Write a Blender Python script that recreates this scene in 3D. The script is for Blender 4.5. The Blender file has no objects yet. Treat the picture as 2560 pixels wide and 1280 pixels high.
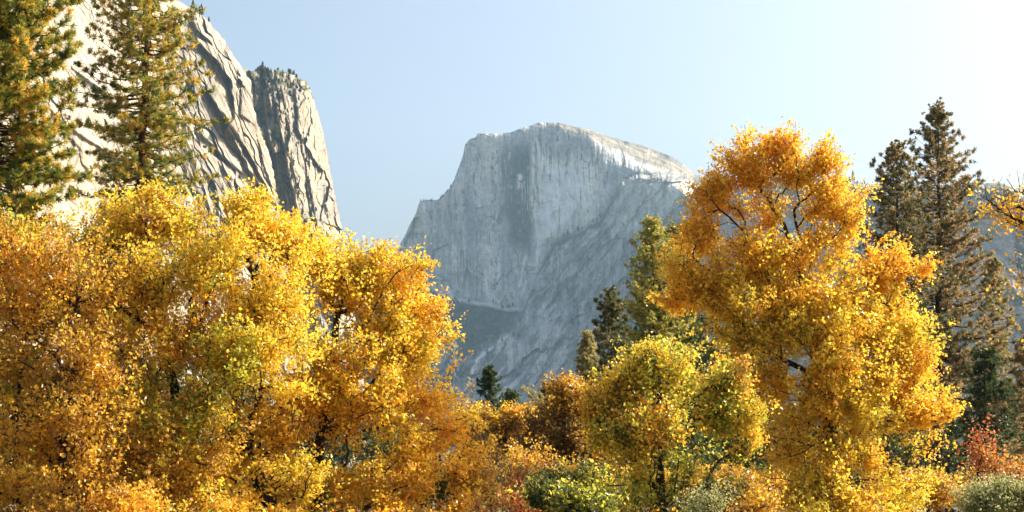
import bpy, math
import numpy as np
from mathutils import Vector

S = bpy.context.scene
COL = S.collection
R = math.radians

# ------------------------------------------------------------------ camera, sky, sun, exposure
F = 3939.0            # focal length in pixels of a 2560 px wide frame
PITCH = R(8.8)
EYE = 1.7
cd = bpy.data.cameras.new('camera')
cd.sensor_width = 36.0
cd.lens = 36.0 * F / 2560.0
cd.clip_start = 0.5
cd.clip_end = 60000.0
cam = bpy.data.objects.new('camera', cd)
cam.location = (0, 0, EYE)
cam.rotation_euler = (R(90) + PITCH, 0, 0)
COL.objects.link(cam)
S.camera = cam

SUN_AZ = R(72)        # to the right of the viewing direction
SUN_EL = R(36)
W = bpy.data.worlds.new('World')
S.world = W
W.use_nodes = True
wn = W.node_tree
sky = wn.nodes.new('ShaderNodeTexSky')
sky.sky_type = 'NISHITA'
sky.sun_disc = False
sky.sun_elevation = SUN_EL
sky.sun_rotation = SUN_AZ
sky.air_density = 1.0
sky.dust_density = 7.0
sky.ozone_density = 1.0
bg = wn.nodes['Background']
bg.inputs['Strength'].default_value = 0.103
wn.links.new(sky.outputs[0], bg.inputs[0])

sd = bpy.data.lights.new('sun', 'SUN')
sd.energy = 4.6
sd.angle = R(0.5)
sd.color = (1.0, 0.91, 0.76)
sun = bpy.data.objects.new('sun', sd)
sv = Vector((math.sin(SUN_AZ) * math.cos(SUN_EL), math.cos(SUN_AZ) * math.cos(SUN_EL), math.sin(SUN_EL)))
sun.rotation_euler = sv.to_track_quat('Z', 'Y').to_euler()
sun.location = (60, 0, 80)
COL.objects.link(sun)

S.view_settings.view_transform = 'Standard'
S.view_settings.look = 'None'
S.view_settings.gamma = 1
S.view_settings.use_curve_mapping = False
S.view_settings.exposure = 1.3
S.cycles.max_bounces = 7
S.cycles.diffuse_bounces = 4
S.cycles.glossy_bounces = 2
S.cycles.transmission_bounces = 5
S.cycles.volume_bounces = 0
S.cycles.use_denoising = True

# ------------------------------------------------------------------ numeric helpers
CP, SP = math.cos(PITCH), math.sin(PITCH)


def at(px, py, Y):
    """world point seen at pixel (px, py) of the 2560x1280 photograph, at distance Y ahead"""
    px, py, Y = np.broadcast_arrays(np.asarray(px, float), np.asarray(py, float), np.asarray(Y, float))
    a = (px - 1280.0) / F
    b = (640.0 - py) / F
    dy = CP - b * SP
    dz = SP + b * CP
    return np.stack([a / dy * Y, Y, EYE + dz / dy * Y], -1)


def lattice(ix, iy, seed):
    h = (ix.astype(np.int64) * 374761393 + iy.astype(np.int64) * 668265263 + seed * 974711) & 0xffffffff
    h = ((h ^ (h >> 13)) * 1274126177) & 0xffffffff
    h = ((h ^ (h >> 16)) * 2246822519) & 0xffffffff
    return ((h ^ (h >> 15)) & 0xffffff) / float(0xffffff)


def noise(x, y, seed=0):
    ix = np.floor(x)
    iy = np.floor(y)
    fx = x - ix
    fy = y - iy
    fx = fx * fx * fx * (fx * (fx * 6 - 15) + 10)
    fy = fy * fy * fy * (fy * (fy * 6 - 15) + 10)
    a = lattice(ix, iy, seed)
    b = lattice(ix + 1, iy, seed)
    c = lattice(ix, iy + 1, seed)
    d = lattice(ix + 1, iy + 1, seed)
    return ((a * (1 - fx) + b * fx) * (1 - fy) + (c * (1 - fx) + d * fx) * fy) * 2 - 1


def fbm(x, y, o=5, seed=0, gain=0.5):
    s = 0.0
    amp = 1.0
    tot = 0.0
    for k in range(o):
        s = s + amp * noise(x * 2 ** k + 17.3 * k, y * 2 ** k - 9.1 * k, seed + k)
        tot += amp
        amp *= gain
    return s / tot


def ridged(x, y, o=4, seed=0):
    s = 0.0
    amp = 1.0
    tot = 0.0
    for k in range(o):
        s = s + amp * (1 - 2 * np.abs(noise(x * 2 ** k + 5.7 * k, y * 2 ** k + 3.1 * k, seed + k)))
        tot += amp
        amp *= 0.5
    return s / tot


def cells(x, y, seed=0):
    """worley: nearest distance, border distance, and per-cell offset / two tilts / local coords"""
    ix = np.floor(x)
    iy = np.floor(y)
    f1 = np.full(x.shape, 9.0)
    f2 = np.full(x.shape, 9.0)
    cx = np.zeros_like(x)
    cy = np.zeros_like(x)
    ci = np.zeros_like(x)
    cj = np.zeros_like(x)
    for dx in (-1, 0, 1):
        for dy in (-1, 0, 1):
            jx = ix + dx
            jy = iy + dy
            qx = jx + lattice(jx, jy, seed)
            qy = jy + lattice(jx, jy, seed + 91)
            d = np.hypot(x - qx, y - qy)
            n = d < f1
            f2 = np.where(n, f1, np.minimum(f2, d))
            f1 = np.where(n, d, f1)
            cx = np.where(n, qx, cx)
            cy = np.where(n, qy, cy)
            ci = np.where(n, jx, ci)
            cj = np.where(n, jy, cj)
    return (f2 - f1, lattice(ci, cj, seed + 7), lattice(ci, cj, seed + 8) - 0.5, lattice(ci, cj, seed + 9) - 0.5,
            x - cx, y - cy)


def sm(a, b, x):
    t = np.clip((x - a) / (b - a), 0, 1)
    return t * t * (3 - 2 * t)


def ipl(v, pts):
    xs, ys = zip(*pts)
    return np.interp(v, xs, ys)


def mix(a, b, t):
    return a + (b - a) * t[..., None]


def C(*v):
    return np.array(v, float)


# ------------------------------------------------------------------ mesh and object helpers
def build(name, verts, faces, mat, parent=None, colors=None, smooth=False):
    """faces: one (n,k) int array or a list of them"""
    if not isinstance(faces, (list, tuple)):
        faces = [faces]
    faces = [f for f in faces if len(f)]
    me = bpy.data.meshes.new(name)
    me.vertices.add(len(verts))
    me.vertices.foreach_set('co', np.ascontiguousarray(verts, np.float32).ravel())
    li = np.concatenate([f.ravel() for f in faces]).astype(np.int32)
    tot = np.concatenate([np.full(len(f), f.shape[1]) for f in faces])
    st = np.concatenate([[0], np.cumsum(tot)[:-1]]).astype(np.int32)
    me.loops.add(len(li))
    me.loops.foreach_set('vertex_index', li)
    me.polygons.add(len(tot))
    me.polygons.foreach_set('loop_start', st)
    me.polygons.foreach_set('use_smooth', np.full(len(tot), smooth, bool))
    if colors is not None:
        ca = me.color_attributes.new('Col', 'FLOAT_COLOR', 'POINT')
        c4 = np.ones((len(verts), 4), np.float32)
        c4[:, :3] = colors
        ca.data.foreach_set('color', c4.ravel())
    me.update(calc_edges=True)
    me.materials.append(mat)
    o = bpy.data.objects.new(name, me)
    COL.objects.link(o)
    if parent is not None:
        o.parent = parent
    return o


def thing(name, label, cat, loc, group=None):
    o = bpy.data.objects.new(name, None)
    o.empty_display_size = 0.5
    o.location = [float(v) for v in loc]
    o['label'] = label
    o['category'] = cat
    if group:
        o['group'] = group
    COL.objects.link(o)
    return o


def setting(o, label):
    o['kind'] = 'structure'
    o['label'] = label


# ------------------------------------------------------------------ materials
def nt(name):
    m = bpy.data.materials.new(name)
    m.use_nodes = True
    t = m.node_tree
    return m, t, t.nodes['Principled BSDF'], t.nodes['Material Output']


def rock_material(name, scale, bump):
    m, t, p, out = nt(name)
    N, L = t.nodes, t.links
    at_ = N.new('ShaderNodeAttribute')
    at_.attribute_name = 'Col'
    tc = N.new('ShaderNodeTexCoord')
    n1 = N.new('ShaderNodeTexNoise')
    n1.inputs['Scale'].default_value = scale
    n1.inputs['Detail'].default_value = 8
    L.new(tc.outputs['Object'], n1.inputs['Vector'])
    rr = N.new('ShaderNodeMapRange')
    rr.inputs['From Min'].default_value = 0.25
    rr.inputs['From Max'].default_value = 0.75
    rr.inputs['To Min'].default_value = 0.78
    rr.inputs['To Max'].default_value = 1.2
    L.new(n1.outputs['Fac'], rr.inputs['Value'])
    mx = N.new('ShaderNodeVectorMath')
    mx.operation = 'SCALE'
    L.new(at_.outputs['Color'], mx.inputs[0])
    L.new(rr.outputs[0], mx.inputs['Scale'])
    L.new(mx.outputs[0], p.inputs['Base Color'])
    p.inputs['Roughness'].default_value = 0.9
    p.inputs['Specular IOR Level'].default_value = 0.2
    bp = N.new('ShaderNodeBump')
    bp.inputs['Strength'].default_value = bump
    bp.inputs['Distance'].default_value = 0.6 / scale
    L.new(n1.outputs['Fac'], bp.inputs['Height'])
    L.new(bp.outputs[0], p.inputs['Normal'])
    return m


def leaf_material(name, trans, rough, spec, boost=1.0):
    m, t, p, out = nt(name)
    N, L = t.nodes, t.links
    a = N.new('ShaderNodeAttribute')
    a.attribute_name = 'Col'
    tc = N.new('ShaderNodeTexCoord')
    nz = N.new('ShaderNodeTexNoise')
    nz.inputs['Scale'].default_value = 9.0
    L.new(tc.outputs['Object'], nz.inputs['Vector'])
    rr = N.new('ShaderNodeMapRange')
    rr.inputs['To Min'].default_value = 0.7
    rr.inputs['To Max'].default_value = 1.3
    L.new(nz.outputs['Fac'], rr.inputs['Value'])
    sc = N.new('ShaderNodeVectorMath')
    sc.operation = 'SCALE'
    L.new(a.outputs['Color'], sc.inputs[0])
    L.new(rr.outputs[0], sc.inputs['Scale'])
    L.new(sc.outputs[0], p.inputs['Base Color'])
    p.inputs['Roughness'].default_value = rough
    p.inputs['Specular IOR Level'].default_value = spec
    tr = N.new('ShaderNodeBsdfTranslucent')
    s2 = N.new('ShaderNodeVectorMath')
    s2.operation = 'SCALE'
    s2.inputs['Scale'].default_value = boost
    L.new(sc.outputs[0], s2.inputs[0])
    L.new(s2.outputs[0], tr.inputs['Color'])
    mxs = N.new('ShaderNodeMixShader')
    mxs.inputs[0].default_value = trans
    L.new(p.outputs[0], mxs.inputs[1])
    L.new(tr.outputs[0], mxs.inputs[2])
    L.new(mxs.outputs[0], out.inputs['Surface'])
    return m


def bark_material(name, c1, c2):
    m, t, p, out = nt(name)
    N, L = t.nodes, t.links
    tc = N.new('ShaderNodeTexCoord')
    mp = N.new('ShaderNodeMapping')
    mp.inputs['Scale'].default_value = (9, 9, 2)
    L.new(tc.outputs['Object'], mp.inputs['Vector'])
    nz = N.new('ShaderNodeTexNoise')
    nz.inputs['Scale'].default_value = 2.0
    nz.inputs['Detail'].default_value = 6
    L.new(mp.outputs[0], nz.inputs['Vector'])
    cr = N.new('ShaderNodeValToRGB')
    cr.color_ramp.elements[0].position = 0.35
    cr.color_ramp.elements[0].color = (*c1, 1)
    cr.color_ramp.elements[1].position = 0.68
    cr.color_ramp.elements[1].color = (*c2, 1)
    L.new(nz.outputs['Fac'], cr.inputs[0])
    L.new(cr.outputs[0], p.inputs['Base Color'])
    p.inputs['Roughness'].default_value = 0.95
    p.inputs['Specular IOR Level'].default_value = 0.1
    bp = N.new('ShaderNodeBump')
    bp.inputs['Strength'].default_value = 0.6
    bp.inputs['Distance'].default_value = 0.05
    L.new(nz.outputs['Fac'], bp.inputs['Height'])
    L.new(bp.outputs[0], p.inputs['Normal'])
    return m


M_ROCK = rock_material('granite', 0.05, 0.5)
M_FAR = rock_material('far_granite', 0.02, 0.5)
M_LEAF = leaf_material('oak_leaf', 0.55, 0.40, 0.6, 1.14)
M_NEEDLE = leaf_material('pine_needle', 0.42, 0.42, 0.45, 1.15)
M_FARLEAF = leaf_material('far_needle', 0.15, 0.8, 0.1)
M_BARK = bark_material('oak_bark', (0.018, 0.013, 0.009), (0.075, 0.055, 0.04))
M_PBARK = bark_material('pine_bark', (0.03, 0.017, 0.01), (0.13, 0.075, 0.045))
M_TWIG = bark_material('dry_twig', (0.09, 0.06, 0.04), (0.22, 0.16, 0.11))

# ------------------------------------------------------------------ ground
def ground_mesh():
    g = np.concatenate([[-9000, -5000, -2500, -1200, -600], np.linspace(-300, 300, 121), [600, 1200, 2500, 5000, 9000]])
    X, Y = np.meshgrid(g, g)
    near = np.exp(-(np.hypot(X, Y) / 260) ** 2)
    Z = near * 0.22 * fbm(X / 14, Y / 14, 4, 5)
    Z -= near * 0.1
    v = np.stack([X, Y, Z], -1).reshape(-1, 3)
    n = len(g)
    i = np.arange(n * n).reshape(n, n)
    f = np.stack([i[:-1, :-1], i[:-1, 1:], i[1:, 1:], i[1:, :-1]], -1).reshape(-1, 4)
    return v, f


m, t, p, out = nt('valley_floor')
tc = t.nodes.new('ShaderNodeTexCoord')
nz = t.nodes.new('ShaderNodeTexNoise')
nz.inputs['Scale'].default_value = 0.6
nz.inputs['Detail'].default_value = 10
t.links.new(tc.outputs['Object'], nz.inputs['Vector'])
cr = t.nodes.new('ShaderNodeValToRGB')
cr.color_ramp.elements[0].position = 0.35
cr.color_ramp.elements[0].color = (0.05, 0.04, 0.018, 1)
cr.color_ramp.elements[1].position = 0.65
cr.color_ramp.elements[1].color = (0.19, 0.13, 0.05, 1)
t.links.new(nz.outputs['Fac'], cr.inputs[0])
t.links.new(cr.outputs[0], p.inputs['Base Color'])
p.inputs['Roughness'].default_value = 1.0
v, f = ground_mesh()
setting(build('ground', v, f, m, smooth=True), 'flat valley floor of dry grass and leaf litter under the trees')


# ------------------------------------------------------------------ rock walls and hills
def grid_faces(nr, nc):
    i = np.arange(nr * nc).reshape(nr, nc)
    return np.stack([i[:-1, :-1], i[:-1, 1:], i[1:, 1:], i[1:, :-1]], -1).reshape(-1, 4)


def solid(name, P, K, mat, top_back, right_back, left_back, label):
    """front surface grid P (rows from the top down), closed with a back: each *_back is a list of (dx, dy, dz)
    offsets that continue the surface away behind its top, right and left edges"""
    def pad(P, K, offs, axis, end):
        edge = P[:1] if axis == 0 else (P[:, -1:] if end else P[:, :1])
        kc = K[:1] if axis == 0 else (K[:, -1:] if end else K[:, :1])
        new = [edge + np.array(o, float) for o in offs]
        nk = [kc for o in offs]
        if axis == 0 or not end:
            return np.concatenate(new[::-1] + [P], axis), np.concatenate(nk[::-1] + [K], axis)
        return np.concatenate([P] + new, axis), np.concatenate([K] + nk, axis)
    if right_back:
        P, K = pad(P, K, right_back, 1, True)
    if left_back:
        P, K = pad(P, K, left_back, 1, False)
    if top_back:
        P, K = pad(P, K, top_back, 0, False)
    nr, nc = P.shape[:2]
    v = P.reshape(-1, 3).copy()
    v[:, 2] = np.maximum(v[:, 2], -2.5)
    o = build(name, v, grid_faces(nr, nc), mat, colors=K.reshape(-1, 3), smooth=False)
    setting(o, label)
    return o


def rib(PX, PY, line, h, reach, w=5.0, fade=30.0, seed=0):
    """a rib of rock: everything just right of a line steps forward by h metres and sinks back over `reach` pixels"""
    ys = [q[1] for q in line]
    xs = [q[0] for q in line]
    d = PX - np.interp(PY, ys, xs) + 4 * fbm(PY / 23, PX / 90, 3, seed)
    act = sm(ys[0] - fade, ys[0] + fade, PY) * (1 - sm(ys[-1] - fade, ys[-1] + fade, PY))
    return -h * act * sm(-w, w, d) * np.exp(-np.clip(d, 0, None) / reach)


# --- the sunlit wall on the left
CLIFF_R = [(-420, 240), (-200, 330), (-60, 415), (0, 440), (22, 482), (50, 519), (100, 560), (158, 598), (200, 626),
           (262, 632), (318, 646), (380, 672), (430, 684), (520, 697), (640, 716), (900, 745), (1251, 790)]


def cliff_depth(PX, PY, e):
    Y = 1500 + 1.25 * (PX - 60) - 0.16 * (PY - 300)
    Y += 26 * sm(200, 0, PY) * 4
    # along-rib and across-rib coordinates (the slabs lean down to the right)
    a = 0.42 * PX + 0.91 * PY
    b = 0.91 * PX - 0.42 * PY
    bd, o, t1, t2, lx, ly = cells(b / 58 + 0.3 * fbm(PX / 60, PY / 60, 3, 3), a / 400, 11)
    k = sm(380, 520, PX + 0.1 * PY)
    k = 0.22 + 0.78 * k
    Y += k * (26 * (o - 0.5) + 55 * t1 * lx + 60 * t2 * ly)
    Y += k * 14 * sm(0.07, 0.0, bd)
    bd2, o2, t1, t2, lx, ly = cells(b / 17 + 0.4 * fbm(PX / 30, PY / 60, 3, 8), a / 150, 31)
    Y += k * (11 * (o2 - 0.5) + 22 * t1 * lx + 16 * t2 * ly) + k * 6 * sm(0.09, 0.0, bd2)
    bd4, o4, t1, t2, lx, ly = cells(PX / 26 + 0.4 * fbm(PX / 20, PY / 40, 3, 18), (PY - 0.7 * PX) / 44, 33)
    Y += (0.08 + k) * (5 * (o4 - 0.5) + 10 * t1 * lx + 14 * t2 * ly)
    Y += 10 * fbm(b / 40, a / 190, 5, 4) + (1.2 + 2.3 * k)  * fbm(b / 6, a / 50, 4, 9)
    for i, (ln, h, r) in enumerate([
            ([(468, 20), (492, 75), (530, 110)], 40, 60),
            ([(480, 90), (540, 150), (575, 200), (588, 290), (560, 330)], 34, 40),
            ([(590, 150), (605, 205), (600, 285), (640, 315)], 30, 40),
            ([(512, 215), (560, 300), (620, 420), (668, 500)], 42, 50),
            ([(556, 280), (600, 350), (640, 420), (690, 520)], 36, 40),
            ([(500, 330), (560, 395), (612, 440)], 24, 50),
            ([(505, 420), (530, 450), (545, 500), (552, 560)], 22, 60),
            ([(640, 320), (655, 400), (680, 470), (700, 560)], 30, 30),
            ([(300, 40), (330, 140), (345, 220)], 10, 50),
            ([(180, 170), (260, 230), (330, 330)], 16, 70),
            ([(150, 300), (250, 370), (330, 430), (480, 560)], 18, 60)]):
        Y += rib(PX, PY, ln, h, r, 4, 22, 60 + i)
    # the shelf that runs down to the right, its top catching the light
    ys = ipl(PX, [(100, 230), (480, 350), (545, 392), (600, 445), (660, 520), (760, 620)])
    d = PY - ys + 6 * fbm(PX / 30, PY / 60, 3, 5)
    Y += -34 * sm(-3, 14, d) * np.exp(-np.clip(d, 0, None) / 160)
    # the edge turns away
    Y += 70 * np.exp(-e / 9.0) + 60 * np.exp(-e / 45.0)
    return Y


def cliff_color(PX, PY, Y):
    a = 0.42 * PX + 0.91 * PY
    b = 0.91 * PX - 0.42 * PY
    base = mix(np.broadcast_to(C(0.50, 0.44, 0.35), PX.shape + (3,)), C(0.40, 0.38, 0.35),
               sm(-0.2, 0.5, fbm(b / 50, a / 140, 4, 40)))
    # water streaks and lichen running down the wall
    st = sm(0.0, 0.4, fbm(PX / 5.5 + 0.25 * PY / 5.5, PY / 110, 4, 41) + 0.35 * fbm(PX / 60, PY / 60, 3, 42))
    where = np.clip(sm(-0.1, 0.4, fbm(PX / 90, PY / 110, 3, 44)) + sm(150, 20, PY) * sm(170, 230, PX) * sm(460, 300, PX), 0, 1)
    base = mix(base, C(0.17, 0.16, 0.16), 0.75 * st * where)
    base = base * (1 + 0.12 * sm(470, 330, PX))[..., None]
    base = mix(base, C(0.42, 0.24, 0.12), 0.5 * sm(0.35, 0.6, fbm(b / 14, a / 60, 4, 45)))
    stb = sm(-0.05, 0.35, fbm(b / 5, a / 130, 4, 48) + 0.3 * fbm(b / 30, a / 90, 3, 49))
    base = mix(base, C(0.20, 0.185, 0.17), 0.8 * stb * sm(440, 540, PX + 0.15 * PY))  # grey-brown shading of the ribs put into the colour along with streaks
    sp = fbm(PX / 9, PY / 9, 3, 46)
    base = base * (1 + 0.16 * sp)[..., None]
    # shrubs and dry grass in the cracks of the shelf
    ys = ipl(PX, [(100, 230), (480, 350), (545, 392), (600, 445), (660, 520), (760, 620)])
    veg = np.exp(-((PY - ys) / 5.0) ** 2) * sm(-0.15, 0.2, fbm(PX / 8, PY / 8, 3, 47))
    base = mix(base, C(0.13, 0.09, 0.035), 0.9 * veg)
    return base * C(0.70, 0.66, 0.595)


def make_cliff():
    py = np.concatenate([np.linspace(-420, -20, 60), np.linspace(-18, 720, 560), np.linspace(730, 1251, 50)])
    u = np.concatenate([np.linspace(0, 0.55, 200), np.linspace(0.552, 1.0, 320)])
    Rr = ipl(py, CLIFF_R) + 3.0 * fbm(py / 12, py * 0 + 3, 4, 2) + 2 * fbm(py / 4, py * 0, 2, 6)
    L = np.full_like(py, -260.0)
    PX = L[:, None] + (Rr - L)[:, None] * u[None]
    PY = np.repeat(py[:, None], len(u), 1)
    e = np.clip(ipl(py, CLIFF_R)[:, None] - PX, 0, None)
    Y = cliff_depth(PX, PY, e)
    K = cliff_color(PX, PY, Y)
    # the top of the wall rounds away
    ylead = ipl(PX, [(-300, -400), (440, -20), (600, 150)])
    P = at(PX, PY, Y)
    back = [(-10, 60, 5), (-60, 220, 20), (-180, 500, 30)]
    return solid('granite_cliff', P, K, M_ROCK, [(0, 120, 20), (0, 500, 60)],
                 back, [(-200, -300, 0)],
                 'pale sunlit granite wall with slanting slabs and cracks, rising behind the pines')


make_cliff()

# --- the column behind it
COLUMN_R = [(176, 690), (182, 728), (192, 742), (202, 764), (215, 772), (245, 783), (275, 792), (330, 808), (375, 817),
            (420, 824), (500, 840), (580, 858), (640, 867), (760, 884), (1252, 950)]


def make_column():
    py = np.concatenate([np.linspace(176, 720, 480), np.linspace(725, 1252, 40)])
    u = np.linspace(0, 1, 330)
    Rr = ipl(py, COLUMN_R) + 2.0 * fbm(py / 10, py * 0 + 1, 4, 12) + 1.2 * fbm(py / 3, py * 0, 2, 16)
    L = np.full_like(py, 570.0)
    PX = L[:, None] + (Rr - L)[:, None] * u[None]
    PY = np.repeat(py[:, None], len(u), 1)
    e = np.clip(ipl(py, COLUMN_R)[:, None] - PX, 0, None)
    PY = PY + (ipl(PX, [(600, -4), (640, 0), (660, -7), (680, 2), (700, -4), (715, 4), (730, 0), (760, 0)]) + 5 * fbm(PX / 9, PX * 0 + 2, 4, 61)) * np.exp(-(py[:, None] - 176) / 22)
    Y = 2600 + 0.25 * (PX - 600) - 0.35 * (PY - 200)
    # the right flank swings away into the sun
    Y += 1.9 * np.clip(PX - ipl(PY, [(170, 690), (260, 715), (380, 730), (520, 760), (640, 800), (760, 830)]), 0, None)
    x = PX - 0.12 * (PY - 200)
    bd, o, t1, t2, lx, ly = cells(x / 30 + 0.35 * fbm(PX / 30, PY / 40, 3, 70), PY / 95, 71)
    Y += 40 * (o - 0.5) + 60 * t1 * lx + 40 * t2 * ly
    bd2, o, t1, t2, lx, ly = cells(x / 11 + 0.4 * fbm(PX / 12, PY / 20, 3, 72), PY / 34, 73)
    Y += 15 * (o - 0.5) + 26 * t1 * lx + 16 * t2 * ly
    Y += 14 * fbm(x / 14, PY / 70, 5, 74) + 5 * fbm(x / 4, PY / 14, 3, 75)
    for i, (ln, h, r) in enumerate([
            ([(640, 330), (655, 420), (690, 540)], 40, 35),
            ([(690, 260), (700, 330), (720, 430), (760, 600)], 46, 40),
            ([(735, 220), (748, 330), (768, 430), (800, 620)], 36, 25),
            ([(660, 240), (668, 330), (690, 400)], 34, 25),
            ([(770, 470), (780, 540), (800, 640)], 30, 20)]):
        Y += rib(PX, PY, ln, h, r, 4, 25, 80 + i)
    Y += 60 * np.exp(-e / 7.0)
    Y += 1.6 * np.clip(232 - PY, 0, None)      # wooded crown slopes back
    K = mix(np.broadcast_to(C(0.42, 0.38, 0.31), PX.shape + (3,)), C(0.30, 0.28, 0.26), sm(-0.2, 0.4, fbm(x / 20, PY / 60, 4, 90)))
    st = sm(0.1, 0.45, fbm(x / 4, PY / 60, 4, 91))
    K = mix(K, C(0.15, 0.14, 0.13), 0.55 * st * sm(800, 690, PX))
    K = mix(K, C(0.40, 0.27, 0.16), 0.5 * sm(0.3, 0.6, fbm(x / 10, PY / 30, 4, 92)))
    K *= (1 + 0.2 * fbm(PX / 5, PY / 5, 3, 93))[..., None]
    crack = sm(0.10, 0.0, bd) * sm(-0.2, 0.3, fbm(PX / 25, PY / 25, 3, 95))
    veg = np.clip(sm(248, 215, PY + 14 * fbm(PX / 12, PY / 12, 3, 94)) * sm(-0.35, 0.1, fbm(PX / 9, PY / 9, 3, 97))
                  + 0.8 * crack + sm(0.2, 0.4, fbm(PX / 16, PY / 22, 4, 96)) * sm(770, 680, PX) * 0.8, 0, 1)
    K = mix(K * C(0.72, 0.68, 0.61), C(0.06, 0.062, 0.025), 0.9 * veg)
    P = at(PX, PY, Y)
    return solid('rock_buttress', P, K, M_ROCK, [(0, 60, 4), (0, 250, 10), (0, 600, -40)],
                 [(-8, 60, 0), (-60, 250, 0), (-200, 600, 0)], [(-30, 300, 0)],
                 'steep granite buttress with a scrubby wooded top, half in shade, right of the pale wall')


make_column()

# --- the great dome far up the valley
DOME_TOP = [(700, 760), (930, 660), (985, 634), (1000, 612), (1012, 590), (1025, 560), (1040, 532), (1046, 512), (1052, 502), (1078, 500),
            (1098, 499), (1106, 488), (1124, 470), (1134, 455), (1146, 420), (1158, 388), (1163, 362), (1172, 350), (1190, 343),
            (1193, 334), (1240, 333), (1275, 331), (1300, 322), (1335, 310), (1350, 306), (1400, 307), (1430, 315), (1470, 322),
            (1510, 336), (1560, 352), (1600, 362), (1640, 376), (1680, 392), (1705, 408), (1725, 425), (1742, 438), (1800, 445),
            (1900, 452), (2100, 470)]
LEDGE = [(1200, 900), (1300, 790), (1340, 690), (1365, 640), (1390, 606), (1440, 582), (1500, 550), (1530, 500), (1556, 455), (1590, 440), (1640, 436),
         (1740, 438), (1900, 452), (2100, 470)]
BASE = [(700, 720), (960, 690), (1040, 702), (1075, 716), (1120, 738), (1200, 754), (1250, 764), (1300, 770), (1340, 752), (1400, 760), (1500, 800), (1700, 800), (2100, 800)]


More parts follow.
